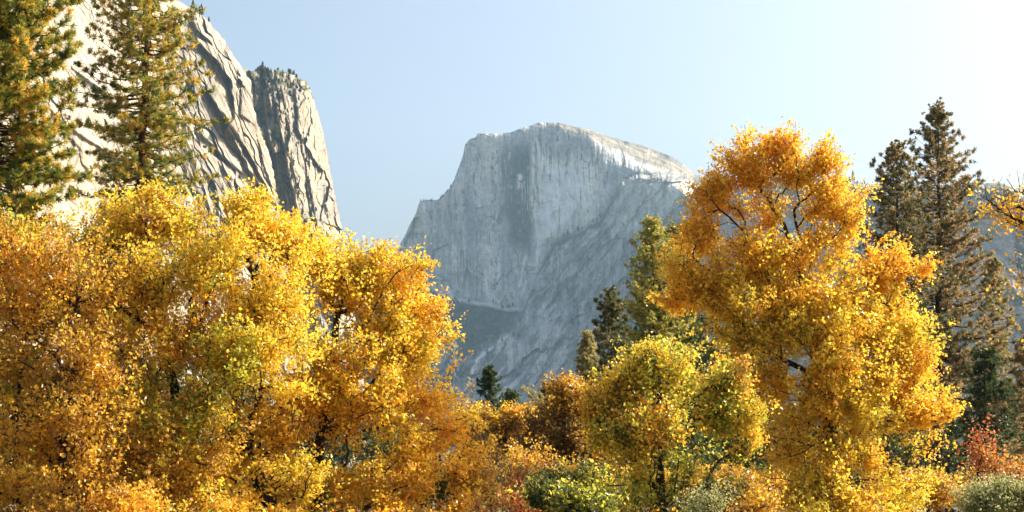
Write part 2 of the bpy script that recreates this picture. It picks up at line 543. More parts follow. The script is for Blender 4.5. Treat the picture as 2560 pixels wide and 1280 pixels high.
def dome_fields(PX, PY, top):
    d = PY - top
    Y = 5600 - 0.10 * (PY - 300) * 1.4
    # plan: the face is flat in the middle, its left shoulder falls back to the left
    Y += 0.004 * np.clip(1180 - PX, 0, None) ** 2 * 0.5 + 0.5 * np.clip(1130 - PX, 0, None)
    Y -= 0.25 * (PX - 1280)
    # rounded summit and sunlit right shoulder
    w = ipl(PX, [(1000, 5), (1180, 5), (1200, 8), (1300, 8), (1350, 12), (1400, 18), (1450, 26), (1520, 40), (1600, 48), (1680, 50), (1740, 30), (1800, 8), (2100, 8)]) * 0.72
    w = w * (1 + 0.45 * fbm(PX / 40, PY / 50, 4, 100))
    Y += 2.6 * 0.5 * (np.sqrt((w - d) ** 2 + 36) + (w - d))
    Y += 1.1 * np.clip(PX - 1480, 0, 260) * sm(75, 0, d)
    # vertical flutes
    calm = 0.25 + 0.75 * sm(30, 110, d)
    Y += calm * (16 * fbm(PX / 26, PY / 160, 5, 101) + 6 * fbm(PX / 8 + 0.6 * fbm(PX / 20, PY / 40, 3, 144), PY / 34, 4, 102) + 14 * ridged(PX / 60, PY / 130, 4, 107))
    bd, o, t1, t2, lx, ly = cells(PX / 34 + 0.35 * fbm(PX / 30, PY / 60, 3, 103), PY / 85, 104)
    rough = sm(1230, 1120, PX) + 0.35
    Y += rough * (24 * (o - 0.5) + 30 * t1 * lx + 26 * t2 * ly)
    # lower right buttress stands nearer
    yl = ipl(PX, LEDGE) + 7 * fbm(PX / 18, PX * 0, 4, 105)
    dl = PY - yl
    lo = sm(-3, 9, dl)
    Y -= lo * (140 + 0.3 * np.clip(dl, 0, 300))
    ac, al = 0.8 * PX + 0.6 * PY, -0.6 * PX + 0.8 * PY
    bd3, o, t1, t2, lx, ly = cells(ac / 34 + 0.5 * fbm(PX / 40, PY / 40, 3, 106), al / 150, 108)
    Y += lo * (26 * (o - 0.5) + 26 * t1 * lx + 40 * t2 * ly)
    Y += lo * 16 * fbm(ac / 16, al / 70, 5, 109)
    Y -= lo * 0.55 * np.clip(PX - 1480, 0, 400) * sm(780, 700, PY)
    # talus and slabs below the face slope out towards us
    yb = ipl(PX, BASE) + 5 * fbm(PX / 22, PX * 0, 4, 110)
    db = np.clip(PY - yb, 0, None)
    Y -= 1.75 * db
    Y += sm(0, 60, db) * (26 * fbm(PX / 40, PY / 40, 5, 111) + 18 * ridged((PX + PY) / 50, (PY - PX) / 110, 4, 112))
    # colours -----------------------------------------------------------------
    sh = PX.shape + (3,)
    wx = PX + 5 * fbm(PX / 25, PY / 50, 3, 141)
    fine = (0.35 + 0.9 * sm(-0.2, 0.35, fbm(PX / 45, PY / 70, 3, 142))) * fbm(wx / 3.6, PY / 55, 4, 120) + 0.45 * fbm(PX / 7, PY / 12, 4, 143)
    broad = fbm(PX / 15, PY / 110, 4, 121)
    K = mix(np.broadcast_to(C(0.26, 0.268, 0.272), sh), C(0.42, 0.41, 0.385), sm(-0.45, 0.45, 0.6 * broad + 0.6 * fine))
    wob = 26 * fbm(PX / 30, PY / 80, 4, 122)
    # pale fresh panel in the middle and beige left flank
    pan = sm(1318, 1345, PX + wob) * sm(1530, 1440, PX + wob + 0.15 * (PY - 400)) * sm(355, 430, PY + wob) * (1 - sm(560, 620, PY + wob))
    K = mix(K, C(0.70, 0.635, 0.51), pan * (0.7 + 0.3 * sm(-0.3, 0.3, fine)))
    K = mix(K, C(0.47, 0.43, 0.36), 0.7 * sm(1085, 1040, PX) * sm(-0.4, 0.2, fine) * sm(690, 600, PY))
    K = mix(K, C(0.42, 0.395, 0.34), 0.6 * sm(1150, 1180, PX) * sm(1270, 1235, PX) * sm(500, 380, PY + wob))
    # black water stains
    dk = sm(1238, 1290, PX + wob) * sm(1345, 1318, PX + 0.4 * wob) * sm(330, 400, PY) * (1 - sm(590, 640, PY + wob))
    K = mix(K, C(0.07, 0.075, 0.085), 0.95 * dk * sm(-0.55, -0.05, fine + 0.4 * broad))
    K = mix(K, C(0.55, 0.51, 0.43), 0.8 * np.exp(-((PX - 1300) / 8) ** 2) * sm(430, 440, PY) * sm(480, 465, PY))
    top_st = sm(1300, 1360, PX) * sm(1560, 1500, PX) * sm(130, 30, d + wob) * sm(12, 30, d)
    K = mix(K, C(0.13, 0.135, 0.145), 0.6 * top_st * sm(-0.3, 0.4, fine))
    K = mix(K, C(0.13, 0.135, 0.14), 0.65 * sm(0.12, 0.4, fine + 0.3 * broad) * (1 - lo) * sm(1050, 1150, PX))
    # lower right: pale panel under the ledge, dark scrub ledges
    pr = sm(1528, 1560, PX + wob) * sm(1760, 1700, PX) * sm(440, 452, PY) * (1 - sm(520, 600, PY + wob + 0.3 * (PX - 1600)))
    K = mix(K, C(0.46, 0.43, 0.37), 0.8 * pr * sm(-0.6, 0.1, fine))
    K = mix(K, C(0.14, 0.145, 0.15), 0.7 * np.exp(-((dl - 10) / 12) ** 2) * sm(1590, 1640, PX))
    scr = lo * sm(0.02, 0.3, fbm(ac / 9, al / 40, 5, 123))
    K = mix(K, C(0.12, 0.13, 0.12), 0.6 * scr * sm(1600, 1500, PX + 0.2 * (PY - 600)))
    K = mix(K, C(0.05, 0.06, 0.045), 0.85 * np.exp(-((dl - 6) / 9) ** 2) * sm(1330, 1370, PX) * sm(1570, 1520, PX))
    K = mix(K, C(0.15, 0.145, 0.135), 0.85 * np.exp(-((dl + 2) / 9) ** 2) * sm(1530, 1570, PX) * sm(-0.5, 0.1, fbm(PX / 9, PY / 5, 3, 155)))  # ledge rock darkened in colour to subdue its sunlit white patch
    # thin pale scars
    for (x0, y0, x1, y1, wd) in [(1312, 640, 1298, 720, 4), (1346, 570, 1344, 660, 2.5), (1346, 625, 1338, 665, 6), (1318, 700, 1306, 740, 5), (1215, 690, 1217, 735, 2.5)]:
        xx = x0 + (x1 - x0) * (PY - y0) / (y1 - y0)
        K = mix(K, C(0.58, 0.56, 0.52), 0.7 * np.exp(-((PX - xx + 0.1 * wob) / wd) ** 2) * sm(y0 - 6, y0 + 6, PY) * sm(y1 + 6, y1 - 6, PY))
    # shoulder toned down to tan in colour where the sun would overexpose it
    K = mix(K, C(0.215, 0.19, 0.152), sm(8, -4, d - w) * sm(1330, 1420, PX))
    K = mix(K, C(0.13, 0.13, 0.125), 0.8 * sm(8, -4, d - w) * sm(0.05, 0.35, fbm((0.4 * PX - PY) / 5, (PX + 0.4 * PY) / 45, 4, 140)))
    # talus forest
    edge = ipl(PY, [(700, 1330), (770, 1300), (830, 1270), (860, 1215), (930, 1180), (1000, 1140), (1250, 1100)]) + wob
    tal = sm(2, 14, db) * sm(30, -30, PX - edge)
    pale_rim = sm(0, 5, db) * sm(16, 6, db) * sm(1060, 1090, PX) * sm(1320, 1270, PX)
    tn = fbm(PX / 16, PY / 10, 5, 124)
    K = mix(K, mix(np.broadcast_to(C(0.018, 0.028, 0.026), sh), C(0.075, 0.085, 0.08), sm(0.05, 0.5, tn)), tal)
    K = mix(K, C(0.42, 0.40, 0.37), 0.55 * pale_rim)
    lower = sm(835, 900, PY + wob) * sm(-0.2, 0.3, fbm((PX + PY) / 30, (PY - PX) / 90, 4, 125)) * tal
    K = mix(K, C(0.26, 0.26, 0.26), 0.8 * lower)
    # white gullies and bare slabs
    g1 = ipl(PY, [(740, 1132), (790, 1126), (830, 1122), (860, 1138), (890, 1140), (960, 1138), (1050, 1150)])
    K = mix(K, C(0.52, 0.52, 0.52), 0.8 * np.exp(-((PX - g1 - 0.12 * wob) / (2.5 + 0.06 * np.clip(PY - 800, 0, 200) * (1 + fbm(PX / 8, PY / 9, 3, 150)))) ** 2) * sm(745, 770, PY) * sm(-0.25, 0.15, fbm(PX / 5, PY / 13, 4, 151)))
    g2 = ipl(PY, [(820, 1290), (840, 1268), (870, 1222), (900, 1195), (960, 1170)])
    K = mix(K, C(0.55, 0.55, 0.55), 0.8 * sm(-0.3, 0.15, fbm(PX / 7, PY / 7, 4, 152)) * np.exp(-((PX - g2 - 0.4 * wob) / 6) ** 2) * sm(825, 840, PY) * sm(960, 920, PY))
    s1 = PX + 1.15 * PY
    slab = sm(2340, 2372, s1 + 0.3 * wob) * sm(2440, 2395, s1 + 0.3 * wob) * sm(885, 900, PY) * sm(1330, 1310, PX)
    K = mix(K, C(0.50, 0.50, 0.50), 0.65 * slab * sm(-0.3, 0.2, fbm(s1 / 9, (PY - PX) / 120, 4, 126)))
    low = sm(850, 960, PY) * (1 - tal) * sm(0.0, 0.35, fbm((PX + 0.9 * PY) / 12, (PY - 0.9 * PX) / 70, 4, 127))
    K = mix(K, C(0.13, 0.14, 0.145), 0.6 * low)
    K *= (1 + 0.2 * fbm(PX / 4, PY / 4, 3, 128))[..., None]
    bdA = cells(PX / 75 + 0.16 * fbm(PX / 25, PY / 40, 4, 145), (PY - 0.45 * PX) / 120 + 0.16 * fbm(PX / 30, PY / 30, 3, 146), 147)[0]
    crk = sm(0.05, 0.0, bdA) * sm(-0.1, 0.3, fbm(PX / 50, PY / 50, 3, 148)) * sm(20, 60, d)
    K *= (1 - 0.15 * crk * (1 - tal))[..., None]
    Y += 6 * crk
    lum = K.mean(-1, keepdims=True)
    K = K * (np.clip(lum / 0.3, 0.02, 3) ** 0.55) * 1.27
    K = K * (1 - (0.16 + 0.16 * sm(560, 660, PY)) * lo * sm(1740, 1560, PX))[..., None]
    return Y, np.clip(K, 0.01, 0.72)


def make_dome():
    px = np.concatenate([np.linspace(700, 970, 60), np.linspace(972, 1250, 330), np.linspace(1251, 1760, 520), np.linspace(1770, 2100, 60)])
    top = ipl(px, DOME_TOP) + 2.2 * fbm(px / 9, px * 0, 4, 130) * np.where(px < 1180, 1.3, 0.5)
    s = np.concatenate([np.linspace(0, 0.8, 480), np.linspace(0.805, 1, 30)])
    s = 0.55 * s + 0.45 * s ** 2
    PX = np.repeat(px[None], len(s), 0)
    PY = top[None] + (1251 - top)[None] * s[:, None]
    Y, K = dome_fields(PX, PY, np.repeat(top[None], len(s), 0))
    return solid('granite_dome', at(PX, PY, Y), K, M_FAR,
                 [(0, 60, 4), (0, 200, -10), (0, 500, -90), (0, 900, -300), (0, 1300, -800)],
                 [(0, 900, 0)], [(0, 900, 0)],
                 'huge blue-grey granite dome with a sheer streaked face in shade and a sunlit shoulder')


make_dome()


# --- ridge on the right and the low saddle left of the dome
def make_ridge(name, top, y0, depth, slope, label, seed, sunstrip=False, px0=None, px1=None, n=420, veg=0.86):
    px = np.linspace(px0, px1, n)
    tp = ipl(px, top) + 3 * fbm(px / 16, px * 0, 4, seed)
    s = np.linspace(0, 1, 260) ** 1.25
    PX = np.repeat(px[None], len(s), 0)
    PY = tp[None] + (y0 - tp)[None] * s[:, None]
    d = PY - tp[None]
    D0 = depth(PX)
    Y = D0 - slope * d * D0 / F
    Y += 0.012 * D0 * fbm(PX / 90, PY / 70, 5, seed + 1) + 0.008 * D0 * ridged((PX - PY) / 80, (PX + PY) / 160, 4, seed + 2)
    Y += 0.0035 * D0 * fbm(PX / 14, PY / 14, 4, seed + 3)
    Y -= 0.25 * (PX - 2300)
    Y += 0.03 * D0 * np.exp(-d / 6)
    K = mix(np.broadcast_to(C(0.26, 0.25, 0.235), PX.shape + (3,)), C(0.36, 0.33, 0.28), sm(-0.2, 0.4, fbm((PX - PY) / 30, (PX + PY) / 120, 4, seed + 4)))
    vg = sm(-0.12, 0.22, fbm(PX / 26, PY / 18, 5, seed + 5) + 0.35 * np.exp(-d / 60) - 0.1)
    K = mix(K, C(0.05, 0.06, 0.035), veg * vg)
    if sunstrip:
        st = np.exp(-((PY - 650 - 0.75 * (PX - 2510)) / 10) ** 2) * sm(2450, 2490, PX)
        K = mix(K, C(0.34, 0.30, 0.24), 0.8 * st)  # sunlit strip put into the rock colour, with a step in the slope
        Y += 70 * sm(18, -14, PY - 650 - 0.75 * (PX - 2510)) * sm(2440, 2500, PX)
    K *= (1 + 0.2 * fbm(PX / 5, PY / 5, 3, seed + 6))[..., None]
    return solid(name, at(PX, PY, Y), K, M_FAR, [(0, 80, -6), (0, 400, -80), (0, 900, -400)], [(0, 600, 0)], [(0, 600, 0)], label)


RIDGE_TOP = [(1690, 520), (1760, 452), (1900, 445), (2000, 446), (2100, 448), (2140, 452), (2180, 462), (2300, 466), (2400, 464), (2440, 460), (2500, 455),
             (2535, 470), (2560, 486), (2700, 560), (3000, 700)]


def ridge_depth(PX):
    return ipl(PX, [(1690, 4700), (2000, 4300), (2300, 3700), (2560, 3200), (3000, 2800)])


make_ridge('forested_ridge', RIDGE_TOP, 1251, ridge_depth, 1.1,
           'hazy blue ridge with scattered conifers along its top, behind the orange oak', 200, True, 1690, 3000)
make_ridge('saddle_hill', [(780, 600), (860, 630), (930, 640), (975, 636), (1010, 645), (1200, 680)], 1251,
           lambda PX: 7200 + 0 * PX, 1.2, 'low wooded saddle between the pale buttress and the dome', 230, False, 780, 1200, 160, 0.95)

# ------------------------------------------------------------------ trees
def unit(v):
    return v / np.maximum(np.linalg.norm(v, axis=-1, keepdims=True), 1e-9)


def tubes(A, B, ra, rb, k):
    n = len(A)
    d = unit(B - A)
    ref = np.where(np.abs(d[:, 2:3]) > 0.9, C(1, 0, 0), C(0, 0, 1))
    u = unit(np.cross(d, ref))
    w = np.cross(d, u)
    an = np.arange(k) * 2 * np.pi / k
    ring = u[:, None] * np.cos(an)[None, :, None] + w[:, None] * np.sin(an)[None, :, None]
    va = A[:, None] + ring * ra[:, None, None]
    vb = B[:, None] + ring * rb[:, None, None]
    v = np.concatenate([va, vb], 1).reshape(-1, 3)
    o = (np.arange(n) * 2 * k)[:, None]
    i = np.arange(k)[None]
    j = (np.arange(k)[None] + 1) % k
    f = np.stack([o + i, o + j, o + k + j, o + k + i], -1).reshape(-1, 4)
    return v, f


class Skeleton:
    def __init__(s):
        s.p, s.par, s.path, s.dir = [], [], [], []

    def add(s, p, par):
        p = np.asarray(p, float)
        s.p.append(p)
        s.par.append(par)
        if par < 0:
            s.path.append(0.0)
            s.dir.append(C(0, 0, 1))
        else:
            d = p - s.p[par]
            l = float(np.linalg.norm(d))
            s.path.append(s.path[par] + l)
            s.dir.append(d / max(l, 1e-6))
        return len(s.p) - 1

    def stem(s, pts, step, rng, wob, par=-1):
        pts = [np.asarray(q, float) for q in pts]
        last = s.add(pts[0], par)
        for a, b in zip(pts[:-1], pts[1:]):
            n = max(1, int(np.linalg.norm(b - a) / step))
            for i in range(1, n + 1):
                q = a + (b - a) * i / n
                if i < n:
                    q = q + rng.normal(0, wob, 3)
                last = s.add(q, last)
        return last

    def branch(s, par, q, step, rng, wob, curl=0.35):
        a = s.p[par]
        L = float(np.linalg.norm(q - a))
        c = a + s.dir[par] * L * curl + (q - a) * 0.15
        n = max(1, int(L / step))
        last = par
        for i in range(1, n + 1):
            t = i / n
            x = (1 - t) ** 2 * a + 2 * t * (1 - t) * c + t * t * q
            if i < n:
                x = x + rng.normal(0, wob, 3)
            last = s.add(x, last)
        return last

    def mesh(s, rbase, rmin, power=2.2, sides=6):
        n = len(s.p)
        P = np.array(s.p)
        par = np.array(s.par)
        acc = np.zeros(n)
        for i in range(n - 1, 0, -1):
            if acc[i] == 0:
                acc[i] = 1.0
            if par[i] >= 0:
                acc[par[i]] += acc[i]
        r = acc ** (1 / power)
        r = rmin + (r - 1) * (rbase - rmin) / max(r.max() - 1, 1e-6)
        e = np.where(par >= 0)[0]
        A, B, ra, rb = P[par[e]], P[e], r[par[e]], r[e]
        ra = np.minimum(ra, rb * 1.25)
        big = rb > 0.03
        v1, f1 = tubes(A[big], B[big], ra[big], rb[big], sides)
        v2, f2 = tubes(A[~big], B[~big], ra[~big], rb[~big], 3)
        return np.concatenate([v1, v2]), np.concatenate([f1, f2 + len(v1)])


def leaves(Cn, size, rng, up=0.5, width=0.36, fold=0.12):
    """bent four-point leaves, two triangles each"""
    n = len(Cn)
    N = unit(rng.normal(0, 1, (n, 3)) + C(0, 0, up))
    T = unit(np.cross(N, rng.normal(0, 1, (n, 3))))
    B = np.cross(N, T)
    s = size[:, None]
    a = Cn - T * 0.5 * s
    l = Cn + B * width * s + N * fold * s
    r = Cn - B * width * s + N * fold * s * 0.7
    tip = Cn + T * 0.55 * s - N * 0.06 * s
    v = np.stack([a, r, tip, l], 1).reshape(-1, 3)
    o = (np.arange(n) * 4)[:, None]
    f = np.concatenate([o + C(0, 1, 2).astype(int), o + C(0, 2, 3).astype(int)])
    return v, f


TINT = {
    'y': [C(0.87, 0.67, 0.065), C(0.83, 0.53, 0.045), C(0.52, 0.49, 0.06)],     # lemon gold
    'o': [C(0.86, 0.54, 0.045), C(0.79, 0.39, 0.035), C(0.87, 0.64, 0.055)],     # orange gold
    'b': [C(0.66, 0.41, 0.05), C(0.46, 0.24, 0.04), C(0.78, 0.52, 0.05)],     # rusty brown
    'k': [C(0.30, 0.16, 0.03), C(0.20, 0.10, 0.025), C(0.40, 0.24, 0.03)],     # deep brown, the dim oaks' shade put into the leaf colour
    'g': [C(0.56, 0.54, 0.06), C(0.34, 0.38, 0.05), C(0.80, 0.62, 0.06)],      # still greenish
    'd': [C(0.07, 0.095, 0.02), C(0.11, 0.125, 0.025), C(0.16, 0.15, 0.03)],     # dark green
    'r': [C(0.44, 0.085, 0.035), C(0.58, 0.25, 0.05), C(0.36, 0.27, 0.06)],      # red
    'p': [C(0.42, 0.42, 0.18), C(0.31, 0.32, 0.11), C(0.50, 0.46, 0.2)],       # pale willow green
    's': [C(0.55, 0.42, 0.16), C(0.45, 0.34, 0.12), C(0.6, 0.47, 0.2)],        # straw
}


def broadleaf(name, label, D, stem, lobes, seed, cat='tree', group=None, trunk_r=0.3, per=38, leaf=0.13, sig=0.23,
              bark=None, step=0.4, shell=0.12, flat=0.5, gap=0.0, mult=2.0, ragged=0.62, clear=(), wmin=-0.11, rmin=0.006, wob=0.05, crown_mat=None):
    """stem: list of stems, each a list of (px, py, dy); lobes: (px, py, rpx, rpy, dy, clusters, tint, leafiness)"""
    rng = np.random.default_rng(seed)
    k = D / F
    sk = Skeleton()
    base = at(stem[0][0][0], 1250, D + stem[0][0][2])
    base[2] = -0.15
    root_id = sk.add(base, -1)
    base_stems = []
    for i, stm in enumerate(stem):
        pts = [at(a, b, D + c) for a, b, c in stm]
        if stm[0][1] > 1240:
            pts[0] = pts[0].copy()
            pts[0][2] = -0.05
        sk.stem(pts, step, rng, wob * 0.8, root_id)
    pts, tints, lv, dirs = [], [], [], []
    for (px, py, rx, ry, dy, n, tint, lf) in lobes:
        c = at(px, py, D + dy)
        n = int(n * mult)
        ns = max(3, n // 22)
        sub = unit(rng.normal(0, 1, (ns, 3))) * ((0.1 + 0.9 * rng.random((ns, 1))) ** (1 / 2.0)) * 0.85
        subr = rng.uniform(0.34, 0.62, ns)
        si = rng.integers(0, ns, n)
        d = unit(rng.normal(0, 1, (n, 3)))
        rad = (shell + (1 - shell) * rng.random(n)) ** (1 / 2.2)
        ph = rng.random(2) * 50
        rad = rad * (1 + ragged * 1.6 * fbm(d[:, 0] * 1.7 + ph[0] + d[:, 1], d[:, 2] * 1.9 + ph[1] - 0.7 * d[:, 1], 3, seed))
        ext = C(rx * k, 0.75 * (rx + ry) * 0.5 * k * 1.1, ry * k)
        loose = rng.random((n, 1)) < 0.8
        q = c + sub[si] * ext + d * rad[:, None] * subr[si][:, None] * C(1.1, 1, 0.55) * (ext * 0.5 + ext.mean() * 0.5)
        q = np.where(loose, c + d * rad[:, None] * ext, q)
        pts.append(q)
        dirs.append(unit(unit(q - c + C(0, 0, 0.5 * ry * k)) + C(0, 0, 0.55) + rng.normal(0, 0.4, (n, 3))))
        stint = np.array([tint if rng.random() < 0.55 else lobes[rng.integers(0, len(lobes))][6] for _ in range(ns)])
        tints += list(stint[si])
        lv += [lf] * n
    pts = np.concatenate(pts)
    tints = np.array(tints)
    lv = np.array(lv, float)
    dirs = np.concatenate(dirs)
    if gap > 0:
        g = fbm(pts[:, 0] / 1.15 + 40 + seed, pts[:, 2] / 0.9 + pts[:, 1] / 1.6, 3, seed)
        keep = g > -0.42 + gap
        pts, tints, lv, dirs = pts[keep], tints[keep], lv[keep], dirs[keep]
    if gap > 0:
        win = fbm(pts[:, 0] / 0.85 + 7 * seed, pts[:, 2] / 0.75, 3, seed + 31)
        ok = (pts[:, 1] > D + 0.6) | (win > wmin) | (pts[:, 2] < 1.2)
        pts, tints, lv, dirs = pts[ok], tints[ok], lv[ok], dirs[ok]
    if clear:
        q_ = (pts[:, 2] - EYE) / pts[:, 1]
        b_ = (q_ * CP - SP) / (CP + q_ * SP)
        ppx, ppy = 1280 + F * pts[:, 0] / pts[:, 1] * (CP - b_ * SP), 640 - F * b_
        ok = np.ones(len(pts), bool)
        for (cx, cy, rx, ry) in clear:      # thin places where the sprays on this side have dropped their leaves
            ok &= ~((((ppx - cx) / rx) ** 2 + ((ppy - cy) / ry) ** 2 < 1) & (pts[:, 1] < D + 0.7) & (rng.random(len(pts)) < 0.74) & (lv > 0.1))
        pts, tints, lv, dirs = pts[ok], tints[ok], lv[ok], dirs[ok]
    ok = pts[:, 2] > 0.5
    pts, tints, lv, dirs = pts[ok], tints[ok], lv[ok], dirs[ok]
    T0 = np.array(sk.p)
    dmin = np.min(np.linalg.norm(pts[:, None] - T0[None], axis=2), 1)
    order = np.argsort(dmin + rng.normal(0, 0.25, len(pts)))
    buf = np.zeros((len(sk.p) + len(pts) * 20 + 400, 3))
    cst = np.zeros(len(buf))
    m = 0
    ends = []
    for idx in order:
        while m < len(sk.p):
            buf[m] = sk.p[m]
            cst[m] = 0.28 * sk.path[m]
            m += 1
        q = pts[idx]
        dd = np.linalg.norm(buf[1:m] - q, axis=1)
        c = dd + cst[1:m] + 0.5 * np.clip(buf[1:m, 2] - q[2], 0, None)
        j = int(np.argmin(c)) + 1
        sk.branch(j, q, step, rng, wob)
        sk.add(q + dirs[idx] * sig * 1.9, len(sk.p) - 1)
        ends.append(idx)
    root = thing(name, label, cat, base, group)
    off = base
    v, f = sk.mesh(trunk_r, rmin)
    build('trunk', v - off, f, bark or M_BARK, root, smooth=True)
    # leaves
    nper = np.maximum(0, (per * lv * rng.uniform(0.5, 1.5, len(pts)))).astype(int)
    ci = np.repeat(np.arange(len(pts)), nper)
    n = len(ci)
    spread = sig * rng.uniform(0.7, 1.3, len(pts))
    g = rng.normal(0, 1, (n, 3)) * C(1, 1, flat)
    tilt = rng.normal(0, 0.35, (len(pts), 2))
    g[:, 2] += g[:, 0] * tilt[ci, 0] + g[:, 1] * tilt[ci, 1]
    Cn = pts[ci] + g * spread[ci][:, None] * 0.58 + dirs[ci] * (rng.uniform(-2.3, 1.7, (n, 1)) * spread[ci][:, None] * 1.25)
    Cn[:, 2] = np.maximum(Cn[:, 2], 0.15)
    v, f = leaves(Cn, leaf * rng.uniform(0.45, 1.4, n), rng, 0.55)
    cc = np.zeros((n, 3))
    # neighbouring sprays share a tone; single leaves stray from it
    tone = 0.5 + 0.9 * fbm(pts[:, 0] / 1.1 + 11, pts[:, 2] / 0.9 + pts[:, 1] / 1.7, 3, seed + 5) + rng.normal(0, 0.16, len(pts))
    tl = np.clip(tone[ci] + rng.normal(0, 0.22, n), 0, 1)
    u = rng.random(n)
    third = u < 0.16 + 0.12 * (fbm(pts[:, 0] / 0.8, pts[:, 2] / 0.8 + 9, 2, seed + 9)[ci] > 0.15)
    for key in set(tints):
        w = tints[ci] == key
        a, b, c = TINT[key]
        x = b + (a - b) * tl[w][:, None]
        x = np.where(third[w][:, None], c, x)
        cc[w] = x
    cc *= rng.uniform(0.8, 1.15, (n, 1))
    build('crown', v - off, f, crown_mat or M_LEAF, root, colors=np.repeat(cc, 4, 0))
    return root


def needles(Pn, dirs, rng, per, length, width, cols, spread=1.0):
    """a tuft: slim needles fanning out round the end of a twig"""
    n = len(Pn)
    P = np.repeat(Pn, per, 0)
    d = np.repeat(dirs, per, 0)
    length = np.repeat(np.broadcast_to(length, (n, 1)), per, 0)
    v = unit(d * (1.1 - 0.4 * spread) + spread * unit(rng.normal(0, 1, (n * per, 3))))
    L = length * rng.uniform(0.65, 1.15, (n * per, 1))
    side = unit(np.cross(v, rng.normal(0, 1, (n * per, 3)))) * width
    P = P - np.repeat(dirs, per, 0) * rng.random((n * per, 1)) * length * 0.5
    vv = np.stack([P - side * 0.6, P + side * 0.6, P + v * L * 0.75 + side, P + v * L, P + v * L * 0.75 - side], 1).reshape(-1, 3)
    f = np.arange(n * per * 5).reshape(-1, 5)
    c = np.repeat(np.repeat(cols, per, 0) * rng.uniform(0.75, 1.25, (n * per, 1)), 5, 0)
    return vv, f, c


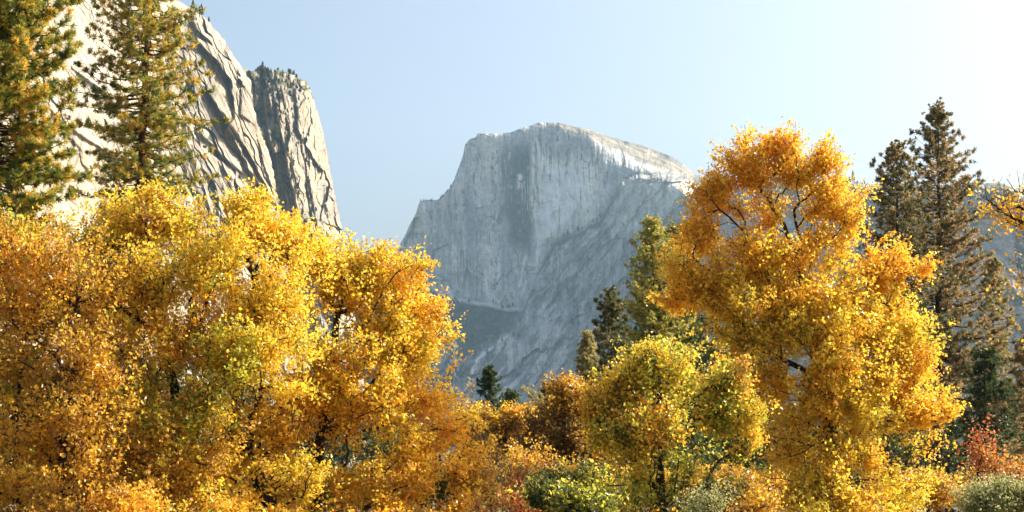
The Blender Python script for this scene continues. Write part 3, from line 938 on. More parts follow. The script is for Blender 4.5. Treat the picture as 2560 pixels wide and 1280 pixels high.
def conifer(name, label, D, px, top_py, low_py, half_px, seed, group=None, kind='pine', cols=None, lean=0.0, trunk_r=0.32,
            gap=0.42, per=18, nlen=0.2, nwid=0.011, shape=None, droop=0.0, dens=1.0, bark=None, nb=(3, 6), dy=0, side=None, cat='pine tree'):
    rng = np.random.default_rng(seed)
    k = D / F
    top = at(px, top_py, D)
    H = top[2]
    base = C(at(px, 1250, D)[0] - lean * H, D, -0.1)
    zlow = max(1.0, at(px, low_py, D)[2])
    Rmax = half_px * k
    if shape is None:
        shape = [(0, 0.06), (0.1, 0.28), (0.3, 0.62), (0.6, 0.95), (0.8, 1.0), (1.0, 0.8)]
    sk = Skeleton()
    npt = 34
    tp = []
    for i in range(npt + 1):
        t_ = i / npt
        tp.append(base + (top - base) * t_ + np.append(0.06 * H / 25 * C(math.sin(t_ * 5 + seed), math.cos(t_ * 4 + seed)) * math.sin(math.pi * t_), 0))
    root = thing(name, label, cat, base, group)
    A = np.array(tp[:-1])
    B = np.array(tp[1:])
    tt = np.arange(npt + 1) / npt
    rad = trunk_r * np.clip((1 - tt) ** 0.85, 0.03, 1)
    rad[0] *= 1.25
    parts_v, parts_f = [], []
    v, f = tubes(A, B, rad[:-1], rad[1:], 9)
    parts_v.append(v)
    parts_f.append(f)
    ea, eb, era, erb, tips, tdir, tcol = [], [], [], [], [], [], []
    z = zlow
    nc = len(cols)
    az0 = rng.random() * 6
    while z < H - 0.25:
        t_ = (H - z) / (H - zlow)
        for b in range(rng.integers(*nb) + int(3 * t_)):
            az0 += 2.4 + rng.normal(0, 0.5)
            L = Rmax * ipl(t_, shape) * rng.uniform(0.5, 1.12) * (1 if rng.random() > 0.1 else 0.5)
            if side is not None:
                L *= 1 + side * math.cos(az0)
            z0 = z + rng.uniform(-0.5, 0.5) * gap
            frac = min(max((z0 - base[2]) / (H - base[2]), 0), 0.995)
            o = base + (top - base) * frac
            h = C(math.cos(az0), math.sin(az0), 0)
            rise = ipl(t_, [(0, 0.9), (0.15, 0.45), (0.4, 0.15), (0.75, -0.08), (1, -0.25)]) + rng.normal(0, 0.1) - droop
            nseg = max(3, int(L / 0.35))
            prev = o
            r0 = max(0.010, 0.020 * L ** 0.8) * (trunk_r / 0.32) ** 0.5
            bend = rng.normal(0, 0.2)
            cup = rng.uniform(-0.02, 0.28)
            perp = C(-h[1], h[0], 0)
            for s_ in range(1, nseg + 1):
                u = s_ / nseg
                q = o + h * L * u + perp * bend * L * u * u + C(0, 0, 1) * L * (rise * u + (cup + 0.5 * droop) * u * u - 0.07 * math.sin(u * 3.1)) + rng.normal(0, 0.035, 3)
                ea.append(prev)
                eb.append(q)
                era.append(r0 * (1 - 0.85 * (s_ - 1) / nseg))
                erb.append(r0 * (1 - 0.85 * u))
                d = unit(q - prev)
                if u > 0.22 or L < 0.8:
                    nt_ = rng.poisson((1.5 + 0.7 * (kind != 'pine')) * dens)
                    if s_ == nseg:
                        nt_ += 2
                    for _ in range(nt_):
                        sd = 1 if rng.random() < 0.5 else -1
                        dirn = unit(d * 0.8 + perp * sd * rng.uniform(0.2, 1.1) + C(0, 0, 1) * (rng.uniform(-0.35, 0.7) - droop))
                        ln = rng.uniform(0.12, 0.7) * min(1.0, 0.35 + L * 0.3) * (1.15 - 0.5 * u)
                        e = q + dirn * ln
                        if ln > 0.2:
                            ea.append(q)
                            eb.append(e)
                            era.append(0.010)
                            erb.append(0.006)
                        tips.append(e)
                        tdir.append(dirn)
                        tcol.append(t_)
                prev = q
        z += gap * (0.55 + 0.6 * t_) * rng.uniform(0.8, 1.2)
    v, f = tubes(np.array(ea), np.array(eb), np.array(era), np.array(erb), 4)
    parts_f.append(f + len(parts_v[0]))
    parts_v.append(v)
    build('trunk', np.concatenate(parts_v) - base, np.concatenate(parts_f) if parts_f[0].shape[1] == 4 else parts_f, bark or M_PBARK, root, smooth=True)
    tips = np.array(tips)
    tdir = np.array(tdir)
    nlen = nlen * np.clip(0.4 + 5 * np.array(tcol), 0, 1)[:, None]
    pick = np.clip(rng.random(len(tips)) * 0.55 + 0.45 * rng.random(len(tips)) + 0.35 * fbm(tips[:, 0] / 1.4, tips[:, 2] / 1.1 + tips[:, 1], 3, seed), 0, 0.999)
    cc = np.array(cols)[(pick * nc).astype(int)]
    if kind == 'pine':
        v, f, c = needles(tips, tdir, rng, per, nlen, nwid, cc)
    else:   # cedars and firs: short, dense, drooping sprays
        off = rng.normal(0, 0.12, (len(tips), 3)) * C(1, 1, 0.6)
        v, f, c = needles(tips + off, unit(tdir + C(0, 0, -0.25)), rng, per, nlen, nwid, cc, 0.8)
    build('crown', v - base, f, M_NEEDLE, root, colors=c)
    return root


OAKS = 'autumn oaks on the left'
# ---- the golden oaks on the left
broadleaf('oak_tree', 'rusty brown oak with sparse bare twigs, at the left edge under the big pine', 52,
          [[(150, 1255, 0), (165, 1050, 0), (200, 860, 0), (190, 720, 0)], [(60, 1255, 1), (40, 1000, 1), (70, 800, 0)]],
          [(60, 700, 120, 130, 0, 110, 'o', .75), (210, 690, 130, 120, 0, 120, 'b', .55), (30, 900, 150, 150, 0, 190, 'b', .8),
           (220, 900, 150, 130, -1, 160, 'b', .75), (60, 1120, 170, 150, -1, 230, 'o', .85), (240, 1120, 140, 140, -1, 180, 'b', .85),
           (40, 590, 70, 50, 1, 40, 'g', .7), (-120, 900, 150, 250, 1, 100, 'b', .8), (100, 1285, 200, 60, -2, 130, 'b', .9), (200, 730, 90, 60, 0, 50, 'b', .06), (280, 1290, 120, 50, -2, 90, 'o', .9), (-60, 1200, 120, 120, 0, 90, 'o', .9)], 1, group=OAKS, trunk_r=0.2, gap=0.12, clear=[(200, 760, 60, 80), (90, 740, 40, 50), (170, 1180, 50, 60)])
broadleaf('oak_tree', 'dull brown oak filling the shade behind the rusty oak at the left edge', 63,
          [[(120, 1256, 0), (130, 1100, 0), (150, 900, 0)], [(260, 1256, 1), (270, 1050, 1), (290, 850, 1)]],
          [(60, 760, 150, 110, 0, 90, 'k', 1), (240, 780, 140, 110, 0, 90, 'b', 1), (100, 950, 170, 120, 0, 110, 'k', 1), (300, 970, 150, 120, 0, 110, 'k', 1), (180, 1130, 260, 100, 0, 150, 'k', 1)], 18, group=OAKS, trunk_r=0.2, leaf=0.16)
broadleaf('oak_tree', 'tallest of the yellow trees on the left, directly below the straight pine', 55,
          [[(430, 1255, 0), (440, 1000, 0), (400, 800, 0), (390, 640, 0)], [(520, 1260, 0), (515, 1050, 0), (470, 850, 0)]],
          [(350, 560, 150, 80, 1, 150, 'y', .9), (440, 520, 120, 60, 0, 110, 'y', .95), (345, 485, 45, 28, 0, 24, 'y', .9), (250, 600, 80, 70, 1, 60, 'g', .7),
           (330, 720, 170, 120, 0, 220, 'o', .75), (500, 650, 150, 120, -1, 220, 'y', .85), (440, 840, 170, 130, -1, 240, 'o', .85),
           (300, 950, 130, 120, 0, 140, 'k', .8), (460, 1010, 170, 110, -2, 200, 'g', .75), (430, 1160, 170, 120, -2, 230, 'b', .85),
           (560, 900, 90, 100, -2, 90, 'g', .75), (430, 1290, 170, 60, -3, 120, 'o', .9)], 2, group=OAKS, trunk_r=0.26, gap=0.08, clear=[(440, 720, 45, 90), (400, 640, 22, 50), (440, 960, 30, 70), (515, 1100, 40, 60)])
broadleaf('oak_tree', 'lemon yellow oak with a leaning trunk, in front of the foot of the pale cliff', 56,
          [[(720, 1258, 0), (640, 1180, 0), (585, 1090, 0), (600, 900, 0), (640, 720, 0)], [(585, 1090, 0), (520, 1000, 1), (530, 880, 1)]],
          [(640, 560, 110, 75, 0, 120, 'y', 1), (620, 505, 45, 25, 0, 22, 'y', 1), (730, 600, 70, 65, 1, 65, 'y', 1), (560, 640, 90, 70, 0, 80, 'y', .9),
           (660, 730, 150, 120, -1, 230, 'y', .9), (600, 880, 150, 110, -1, 190, 'o', .85), (690, 900, 120, 110, -2, 150, 'y', .9), (600, 1040, 130, 80, -1, 110, 'b', .55),
           (560, 1180, 130, 100, -1, 150, 'o', .85), (700, 1080, 110, 90, 0, 100, 'o', .6), (600, 1285, 150, 60, -2, 110, 'o', .9), (740, 1200, 90, 80, -1, 70, 'y', .7)], 3, group=OAKS, trunk_r=0.3, gap=0.06, clear=[(640, 1160, 50, 80), (590, 1060, 40, 50), (610, 800, 24, 60), (640, 640, 20, 40)])
broadleaf('oak_tree', 'broad bright golden oak with a dark forked trunk, nearest the gap in the middle', 58,
          [[(790, 1258, 0), (795, 1130, 0), (815, 980, 0), (838, 860, 0), (845, 780, 0)], [(800, 1100, 0), (900, 1000, 1), (980, 900, 1)],
           [(845, 1255, 1), (850, 1140, 1), (800, 1020, 1)], [(820, 950, 0), (720, 860, 1), (700, 760, 1)]],
          [(850, 720, 130, 80, 0, 150, 'y', .95), (790, 640, 60, 40, 0, 40, 'y', 1), (920, 680, 80, 55, 0, 70, 'y', .95), (985, 690, 60, 55, 1, 48, 'o', .8),
           (1010, 770, 70, 60, 1, 60, 'o', .9), (800, 830, 140, 100, -1, 180, 'y', .9), (950, 840, 130, 90, 0, 170, 'y', .95), (1045, 865, 60, 60, 1, 60, 'y', .9), (1065, 950, 70, 70, 0, 70, 'y', .95), (1100, 1040, 65, 60, 0, 60, 'o', .95),
           (900, 960, 170, 110, -1, 230, 'y', .9), (1030, 970, 90, 70, 0, 100, 'o', .95), (780, 990, 110, 80, -1, 100, 'o', .7), (1080, 1070, 90, 80, 0, 110, 'o', .95),
           (930, 1100, 160, 90, -1, 190, 'o', .8), (1110, 1170, 110, 80, 0, 120, 'o', .95), (790, 1130, 110, 100, -1, 110, 'b', .35), (980, 1210, 170, 80, -1, 170, 'o', .9),
           (1190, 1200, 50, 50, 0, 36, 'b', .8), (1090, 780, 28, 24, 0, 9, 'o', .8), (1110, 880, 24, 30, 0, 8, 'y', .8), (1050, 680, 26, 22, 0, 7, 'o', .7), (1120, 830, 20, 14, 0, 4, 'o', .6), (838, 800, 60, 60, 0, 34, 'y', .06), (800, 1130, 70, 80, -1, 60, 'b', .05), (950, 780, 150, 110, 0, 120, 'y', .9), (1000, 900, 120, 110, 0, 110, 'y', .9), (900, 640, 90, 40, 0, 46, 'y', .85), (1000, 660, 60, 35, 0, 26, 'o', .7), (880, 1285, 170, 60, -2, 130, 'o', .9), (1090, 1280, 120, 50, -1, 90, 'o', .9)], 4, group=OAKS, trunk_r=0.3, gap=0.05, clear=[(838, 870, 24, 80), (800, 1120, 55, 110), (760, 800, 26, 40), (920, 960, 26, 40), (846, 760, 18, 40)])

# ---- the middle
broadleaf('oak_tree', 'small round golden oak in the gap, below the dark pointed conifer', 88,
          [[(1225, 1256, 0), (1230, 1150, 0), (1235, 1080, 0)]],
          [(1215, 1060, 70, 45, 0, 110, 'y', 1.1), (1290, 1060, 42, 42, 0, 60, 'o', 1.1), (1180, 1080, 45, 45, 0, 55, 'o', 1), (1240, 1130, 85, 60, 0, 140, 'k', 1), (1200, 1200, 80, 60, 1, 110, 'k', .9)],  # lower lobes tinted deep brown, shadow put into the leaf colour
          5, trunk_r=0.2, per=42, leaf=0.15)
broadleaf('oak_tree', 'dull brown oak in shade below the slim straw coloured conifer', 84,
          [[(1420, 1256, 0), (1425, 1120, 0), (1430, 1020, 0)]],
          [(1425, 1010, 60, 55, 0, 90, 'b', 1), (1400, 970, 30, 30, 0, 28, 'b', .8), (1390, 1100, 90, 80, 0, 190, 'k', 1), (1450, 1080, 70, 90, 0, 130, 'k', 1), (1360, 1190, 100, 70, 0, 170, 'k', .9),
           (1450, 1200, 80, 70, 0, 110, 'k', .9)], 6, trunk_r=0.22, per=42, leaf=0.15)
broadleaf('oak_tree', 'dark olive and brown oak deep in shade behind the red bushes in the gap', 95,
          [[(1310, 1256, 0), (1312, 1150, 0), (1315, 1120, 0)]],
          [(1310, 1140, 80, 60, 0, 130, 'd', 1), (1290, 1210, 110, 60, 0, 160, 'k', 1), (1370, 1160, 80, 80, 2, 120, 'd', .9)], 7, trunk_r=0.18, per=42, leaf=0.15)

# ---- the great orange oak on the right and its smaller green-gold neighbour
broadleaf('oak_tree', 'great orange oak with dark limbs, the tallest autumn tree', 62,
          [[(2110, 1258, 0), (2120, 1170, 0), (2085, 1080, 0), (2075, 960, 0), (2040, 820, 0), (2000, 690, 0), (1960, 560, 0), (1900, 470, 0)],
           [(2000, 690, 0), (1900, 620, -1), (1840, 560, -1), (1780, 500, -1)], [(2040, 820, 0), (1900, 760, -1), (1800, 700, -1), (1730, 640, -1)],
           [(1990, 650, 0), (2030, 560, 1), (2060, 480, 1)], [(2075, 960, 0), (2170, 880, 1), (2230, 780, 0)],
           [(2075, 960, 0), (1960, 900, -1), (1880, 860, -1)], [(2085, 1090, -1), (2010, 1130, -2), (1950, 1150, -2)], [(2085, 1050, 0), (2200, 1000, 0), (2300, 980, 0)]],
          [(1880, 420, 110, 60, 0, 100, 'o', .9), (1990, 410, 90, 60, 0, 80, 'o', .9), (1870, 345, 22, 22, 0, 6, 'o', .6), (1960, 360, 70, 30, 0, 32, 'o', .9), (2060, 390, 40, 40, 0, 26, 'o', .9), (1800, 480, 80, 55, 0, 62, 'o', .9),
           (1920, 520, 140, 70, 0, 110, 'o', .75), (2080, 500, 85, 70, 0, 84, 'y', .9), (2110, 590, 55, 80, 0, 60, 'y', .95),
           (1760, 580, 90, 75, 0, 100, 'o', .95), (1730, 545, 60, 40, 0, 32, 'o', .9), (1880, 640, 150, 70, -1, 150, 'o', .85), (2020, 640, 120, 75, 0, 115, 'y', .95),
           (1720, 690, 80, 60, -1, 80, 'o', .95), (1840, 750, 150, 75, -1, 170, 'y', .9), (2010, 760, 130, 80, -1, 150, 'y', .9), (1690, 740, 60, 40, 0, 36, 'y', .9),
           (2200, 680, 80, 60, 0, 70, 'o', .95), (2260, 640, 70, 45, 0, 42, 'o', .9), (2315, 660, 40, 40, 0, 20, 'o', .9), (2200, 610, 40, 25, 0, 14, 'o', .9),
           (2170, 800, 120, 80, 0, 150, 'y', .95), (2280, 830, 80, 60, 0, 76, 'y', .95), (1900, 860, 120, 70, -1, 120, 'g', .85), (2040, 890, 150, 90, -1, 190, 'o', .9),
           (2030, 870, 110, 70, -2, 90, 'y', .95), (2040, 850, 150, 90, -1.5, 120, 'y', .9), (2120, 930, 130, 90, -1.5, 100, 'y', .9), (1960, 700, 170, 90, -1, 90, 'o', .9), (1900, 900, 150, 100, -1, 100, 'y', .9), (2100, 700, 60, 90, 0, 50, 'y', .95), (2240, 920, 120, 80, 0, 150, 'y', .95), (1960, 1000, 130, 90, -1, 160, 'y', .9), (2130, 1040, 160, 100, -1, 230, 'y', .95), (2290, 1020, 90, 60, 0, 90, 'o', .95), (2360, 1010, 40, 35, 0, 18, 'o', .9),
           (2000, 1150, 110, 60, -1, 90, 'o', .85), (2180, 1170, 140, 90, -2, 190, 'y', .95), (2080, 1230, 110, 70, -2, 140, 'y', .95), (2260, 1220, 70, 60, -1, 60, 'y', .9), (1990, 1240, 50, 40, -1, 26, 'o', .8), (2140, 1290, 160, 50, -3, 110, 'y', .95)],
          8, trunk_r=0.27, gap=0.08, wmin=-0.17, per=36, rmin=0.007)
broadleaf('oak_tree', 'green and gold oak left of the great orange oak', 50,
          [[(1660, 1262, 0), (1655, 1180, 0), (1640, 1080, 0), (1650, 980, 0)], [(1640, 1110, 0), (1560, 1020, -1), (1540, 960, -1)], [(1650, 1060, 0), (1750, 990, 0), (1790, 940, 0)]],
          [(1680, 920, 110, 70, 0, 120, 'g', .95), (1590, 930, 70, 60, 0, 60, 'y', .95), (1770, 930, 70, 70, 0, 70, 'y', .95), (1540, 1000, 70, 60, 0, 70, 'o', .95), (1690, 1030, 120, 70, -1, 130, 'o', .85),
           (1810, 1040, 70, 60, 0, 60, 'g', .9), (1520, 1070, 50, 60, 0, 40, 'o', .95), (1640, 870, 50, 40, 0, 24, 'g', .9), (1730, 870, 40, 40, 0, 18, 'y', .9), (1870, 1060, 50, 60, 0, 30, 'y', .9), (1490, 1010, 40, 50, 0, 20, 'o', .9), (1840, 950, 60, 50, 0, 30, 'g', .9), (1600, 1110, 100, 70, -1, 110, 'b', .8), (1760, 1130, 110, 60, 0, 95, 'g', .75), (1840, 1110, 50, 45, 0, 30, 'o', .9),
           (1600, 1220, 130, 60, 0, 120, 'g', .8), (1760, 1230, 100, 50, 0, 60, 'd', .6), (1640, 1290, 200, 50, -1, 110, 'd', .8), (1880, 1270, 90, 50, 0, 50, 'b', .8)], 9, trunk_r=0.2, gap=0.12, per=38, leaf=0.115, ragged=0.6, clear=[(1650, 1180, 40, 80), (1560, 1010, 30, 30), (1640, 1050, 20, 50)])
broadleaf('oak_sapling', 'low green-gold oak sapling in the gap, above the red bushes', 44,
          [[(1450, 1275, 0), (1440, 1230, 0), (1420, 1215, 0)]],
          [(1400, 1240, 70, 10, 0, 6, 'g', .5), (1420, 1258, 120, 26, 0, 50, 'd', .9), (1490, 1230, 70, 30, 0, 24, 'd', .8), (1345, 1225, 30, 16, 0, 9, 'g', .9), (1450, 1190, 16, 34, 0, 4, 'g', .8), (1460, 1270, 120, 30, 0, 60, 'd', .8)],
          10, cat='sapling', trunk_r=0.05, per=30, leaf=0.13, sig=0.2, gap=0.12, ragged=0.7)

# ---- shrubs along the bottom edge
RED = 'red dogwood bushes along the bottom'
broadleaf('dogwood_bush', 'pinkish red bush in the middle of the bottom edge', 46, [[(1310, 1285, 0), (1312, 1262, 0)]],
          [(1320, 1268, 60, 22, 0, 44, 'r', .9), (1300, 1215, 24, 20, 2, 10, 'r', .6), (1385, 1275, 40, 18, 0, 22, 'r', .8)], 11, cat='bush', group=RED, trunk_r=0.03, per=30, leaf=0.1, sig=0.2, gap=0.12, ragged=0.7, mult=1.5)
broadleaf('dogwood_bush', 'small red bush below the lowest golden branches', 48, [[(1195, 1285, 0), (1197, 1265, 0)]],
          [(1195, 1266, 45, 20, 0, 26, 'r', .9)], 12, cat='bush', group=RED, trunk_r=0.03, per=30, leaf=0.1, sig=0.2, gap=0.12, ragged=0.7, mult=1.5)
broadleaf('dogwood_bush', 'tall scarlet and orange bush before the right hand pines', 66, [[(2440, 1258, 0), (2445, 1180, 0), (2450, 1120, 0)]],
          [(2460, 1120, 45, 40, 0, 30, 'r', .7), (2480, 1180, 60, 50, 0, 56, 'r', .85), (2430, 1200, 55, 45, 0, 44, 'r', .7), (2530, 1190, 40, 45, 0, 30, 'r', .8), (2410, 1240, 60, 35, 0, 34, 'b', .7)],
          13, cat='bush', group=RED, trunk_r=0.07, per=24, leaf=0.14, sig=0.26, gap=0.16, ragged=0.8, mult=1.5)
broadleaf('willow_bush', 'pale green bush in the bottom right corner', 52, [[(2500, 1268, 0), (2505, 1240, 0)]],
          [(2495, 1252, 70, 34, 0, 80, 'p', 1), (2550, 1240, 60, 30, 0, 50, 'p', 1), (2440, 1272, 40, 18, 0, 24, 'p', 1)], 14, cat='bush', trunk_r=0.05, per=60, leaf=0.08, sig=0.22, ragged=0.7)
broadleaf('willow_bush', 'pale silvery green bush at the foot of the green and gold oak', 45, [[(1770, 1280, 0), (1772, 1262, 0)]],
          [(1775, 1266, 36, 20, 0, 24, 'p', .9), (1730, 1276, 24, 10, 0, 8, 'p', .9)], 15, cat='bush', trunk_r=0.04, per=40, leaf=0.07, sig=0.22, ragged=0.8)
broadleaf('bare_shrub', 'tangle of bare grey twigs in the gap, right of the golden oaks', 60, [[(1215, 1258, 0), (1218, 1220, 0), (1212, 1180, 0)], [(1240, 1258, 0), (1250, 1210, 0)]],
          [(1210, 1150, 40, 60, 0, 90, 'b', .03), (1250, 1200, 50, 50, 0, 110, 'b', .04), (1205, 1090, 20, 30, 0, 22, 'b', .05)], 16, cat='shrub', trunk_r=0.04, bark=M_TWIG, per=40, leaf=0.1, rmin=0.006, wob=0.08)

# ---- branches reaching in at the right edge, from an oak outside the frame
broadleaf('oak_tree', 'thin, nearly bare oak reaching in at the right edge with few orange leaves', 40,
          [[(2790, 1262, 0), (2780, 1000, 0), (2740, 760, 0), (2690, 560, 0)], [(2760, 860, 0), (2650, 720, 0), (2590, 690, 0)], [(2710, 640, 0), (2620, 560, 0), (2570, 530, 0)]],
          [(2530, 525, 40, 28, 0, 14, 'o', .38), (2490, 515, 35, 20, 0, 7, 'o', .3), (2555, 560, 20, 20, 0, 5, 'b', .3), (2470, 495, 30, 16, 0, 3, 'o', .2), (2550, 690, 20, 18, 0, 5, 'o', .4), (2545, 480, 30, 30, 0, 5, 'b', .1),
           (2700, 540, 120, 120, 0, 90, 'o', .5), (2720, 760, 130, 110, 0, 90, 'o', .5)], 17, trunk_r=0.15, per=34, leaf=0.1, sig=0.26, ragged=0.8)

# ---- pines and other conifers
GOLDNEEDLE = [C(0.08, 0.12, 0.022), C(0.15, 0.19, 0.03), C(0.26, 0.26, 0.04), C(0.50, 0.38, 0.05), C(0.64, 0.40, 0.055)]
BROWNNEEDLE = [C(0.075, 0.085, 0.035), C(0.14, 0.135, 0.05), C(0.25, 0.20, 0.075), C(0.42, 0.29, 0.13), C(0.48, 0.32, 0.14)]
GREENNEEDLE = [C(0.03, 0.05, 0.02), C(0.045, 0.075, 0.025), C(0.075, 0.10, 0.03), C(0.11, 0.13, 0.035)]
OLIVENEEDLE = [C(0.09, 0.12, 0.03), C(0.15, 0.175, 0.04), C(0.27, 0.265, 0.06), C(0.40, 0.34, 0.09)]
STRAWNEEDLE = [C(0.20, 0.19, 0.08), C(0.36, 0.31, 0.13), C(0.52, 0.42, 0.2)]

conifer('pine_tree', 'large leafy pine filling the top left corner, green and gold needle tufts', 60, -20, -420, 640, 215, 21, trunk_r=0.42,
        cols=GOLDNEEDLE, per=40, nlen=0.23, nwid=0.013, gap=0.27, dens=2.7, shape=[(0, .1), (.2, .5), (.4, .85), (.6, 1), (.8, 1), (1, .8)], group='left pines', nb=(4, 7))
conifer('pine_tree', 'tall straight pine with bare trunk showing, against the pale cliff', 82, 379, -330, 530, 165, 22, trunk_r=0.40,
        cols=GOLDNEEDLE, per=30, nlen=0.22, nwid=0.013, gap=0.33, dens=1.75, shape=[(0, .1), (.2, .45), (.4, .7), (.6, .9), (.8, 1), (.93, .95), (1, .5)], group='left pines', lean=0.03)
conifer('pine_tree', 'tallest brown-green pine at the right, top standing clear in the sky', 115, 2345, 258, 1130, 205, 23, trunk_r=0.42,
        cols=BROWNNEEDLE, per=22, nlen=0.25, nwid=0.02, gap=0.46, dens=1.9, shape=[(0, .06), (.1, .2), (.25, .46), (.45, .68), (.65, .82), (.85, 1), (1, .9)], group='right pines', nb=(4, 7))
conifer('pine_tree', 'darker pine just left of the tallest pine, its top below it', 108, 2242, 360, 1100, 130, 24, trunk_r=0.36,
        cols=BROWNNEEDLE[:4], per=22, nlen=0.25, nwid=0.02, gap=0.48, dens=1.6, shape=[(0, .08), (.1, .35), (.25, .6), (.5, .85), (.8, 1), (1, .9)], group='right pines', nb=(4, 7))
conifer('pine_tree', 'slender paler pine to the right of the tallest pine', 120, 2482, 640, 1180, 72, 25, trunk_r=0.22,
        cols=[BROWNNEEDLE[2], OLIVENEEDLE[2], BROWNNEEDLE[3], STRAWNEEDLE[1]], per=20, nlen=0.24, nwid=0.022, gap=0.45, dens=1.6, group='right pines')
conifer('cedar_tree', 'dark green bushy conifer below the slender pale pine', 84, 2462, 868, 1240, 78, 26, kind='cedar', cat='conifer', trunk_r=0.2,
        cols=GREENNEEDLE, per=20, nlen=0.2, nwid=0.02, gap=0.34, dens=1.3, droop=0.12)
conifer('pine_tree', 'broad brown pine at the right edge behind the scarlet bush', 100, 2570, 840, 1240, 100, 27, trunk_r=0.22,
        cols=BROWNNEEDLE[1:], per=22, nlen=0.26, nwid=0.022, gap=0.42, dens=1.9, group='right pines')
conifer('pine_tree', 'dark ragged pine in front of the dome foot, left of the olive conifer', 116, 1528, 722, 1180, 66, 28, trunk_r=0.24,
        cols=BROWNNEEDLE[:3] + GREENNEEDLE[2:], per=20, nlen=0.28, nwid=0.023, gap=0.45, dens=1.6, group='middle conifers', shape=[(0, .15), (.1, .5), (.3, .75), (.6, 1), (1, .95)])
conifer('fir_tree', 'tall olive conifer with lit tips, touching the left side of the tallest orange oak', 134, 1632, 546, 1180, 165, 29, kind='cedar', cat='conifer', trunk_r=0.3,
        cols=[c * 1.35 for c in OLIVENEEDLE[1:] + GOLDNEEDLE[2:4]], per=22, nlen=0.22, nwid=0.02, gap=0.36, dens=1.7, shape=[(0, .06), (.1, .22), (.3, .45), (.5, .7), (.75, .95), (1, 1)], group='middle conifers')  # needle colours brightened and gilded, sunlight put into the colour
conifer('fir_tree', 'half hidden olive conifer between the tall olive conifer and the tallest orange oak', 138, 1692, 566, 1180, 150, 30, kind='cedar', cat='conifer', trunk_r=0.3,
        cols=OLIVENEEDLE[:3], per=22, nlen=0.25, nwid=0.024, gap=0.38, dens=1.8, group='middle conifers')
conifer('fir_tree', 'dark conifer mostly hidden behind the tallest orange oak', 122, 1815, 690, 1200, 120, 31, kind='cedar', cat='conifer', trunk_r=0.3,
        cols=GREENNEEDLE + OLIVENEEDLE[:2], per=18, nlen=0.22, nwid=0.022, gap=0.45, dens=1.1, group='middle conifers')
conifer('fir_tree', 'slim straw coloured conifer standing alone against the dome foot', 106, 1467, 834, 1180, 46, 32, kind='cedar', cat='conifer', trunk_r=0.18,
        cols=STRAWNEEDLE + OLIVENEEDLE[2:], per=20, nlen=0.22, nwid=0.024, gap=0.33, dens=1.6, group='middle conifers', shape=[(0, .08), (.2, .35), (.5, .65), (1, 1)])
conifer('cedar_tree', 'dark pointed conifer directly above the small round golden oak', 150, 1222, 918, 1180, 56, 33, kind='cedar', cat='conifer', trunk_r=0.2,
        cols=GREENNEEDLE, per=18, nlen=0.22, nwid=0.024, gap=0.36, dens=1.3, group='middle conifers', shape=[(0, .06), (.25, .45), (.55, .85), (.8, 1), (1, .9)])
conifer('cedar_tree', 'short dark conifer just right of the dark pointed conifer', 155, 1277, 978, 1180, 44, 34, kind='cedar', cat='conifer', trunk_r=0.18,
        cols=GREENNEEDLE[1:] + OLIVENEEDLE[:1], per=18, nlen=0.22, nwid=0.024, gap=0.36, dens=1.3, group='middle conifers', shape=[(0, .15), (.25, .6), (.55, .95), (1, 1)])
conifer('cedar_tree', 'narrow dark conifer just right of the pale thin tree', 150, 1362, 968, 1200, 40, 35, kind='cedar', cat='conifer', trunk_r=0.18,
        cols=GREENNEEDLE, per=18, nlen=0.22, nwid=0.024, gap=0.36, dens=1.2, group='middle conifers')
conifer('pine_tree', 'pale thin straw coloured pine between two dark conifers', 120, 1330, 974, 1180, 36, 36, trunk_r=0.14, cols=STRAWNEEDLE[1:], per=16, nlen=0.22, nwid=0.022,
        gap=0.5, dens=1.0, group='middle conifers', shape=[(0, .6), (.3, 1), (.6, .8), (1, .7)])

# ---- dim trees behind the golden oaks that close the view under the crowns
for i, (px, tp, D, hw, kd) in enumerate([(60, 900, 100, 110, 0), (240, 860, 105, 110, 1), (420, 880, 110, 110, 0), (620, 900, 100, 110, 1), (800, 930, 110, 100, 0), (960, 960, 115, 90, 1),
                                         (1100, 1060, 120, 80, 0), (1880, 960, 110, 110, 1), (2060, 900, 118, 120, 0), (2220, 1000, 100, 110, 1), (2370, 1040, 96, 90, 0), (1560, 1040, 100, 90, 0), (1730, 1060, 92, 90, 1), (1400, 1120, 120, 80, 0)]):
    conifer('fir_tree', 'dim bushy conifer glimpsed through the leaves behind the autumn oaks', D, px, tp, 1225, hw, 50 + i, kind='cedar', cat='conifer', trunk_r=0.2,
            cols=(OLIVENEEDLE[:2] + GREENNEEDLE[2:]) if kd else GREENNEEDLE, per=15, nlen=0.26, nwid=0.03, gap=0.5, dens=0.9, group='dim conifers behind the autumn oaks')

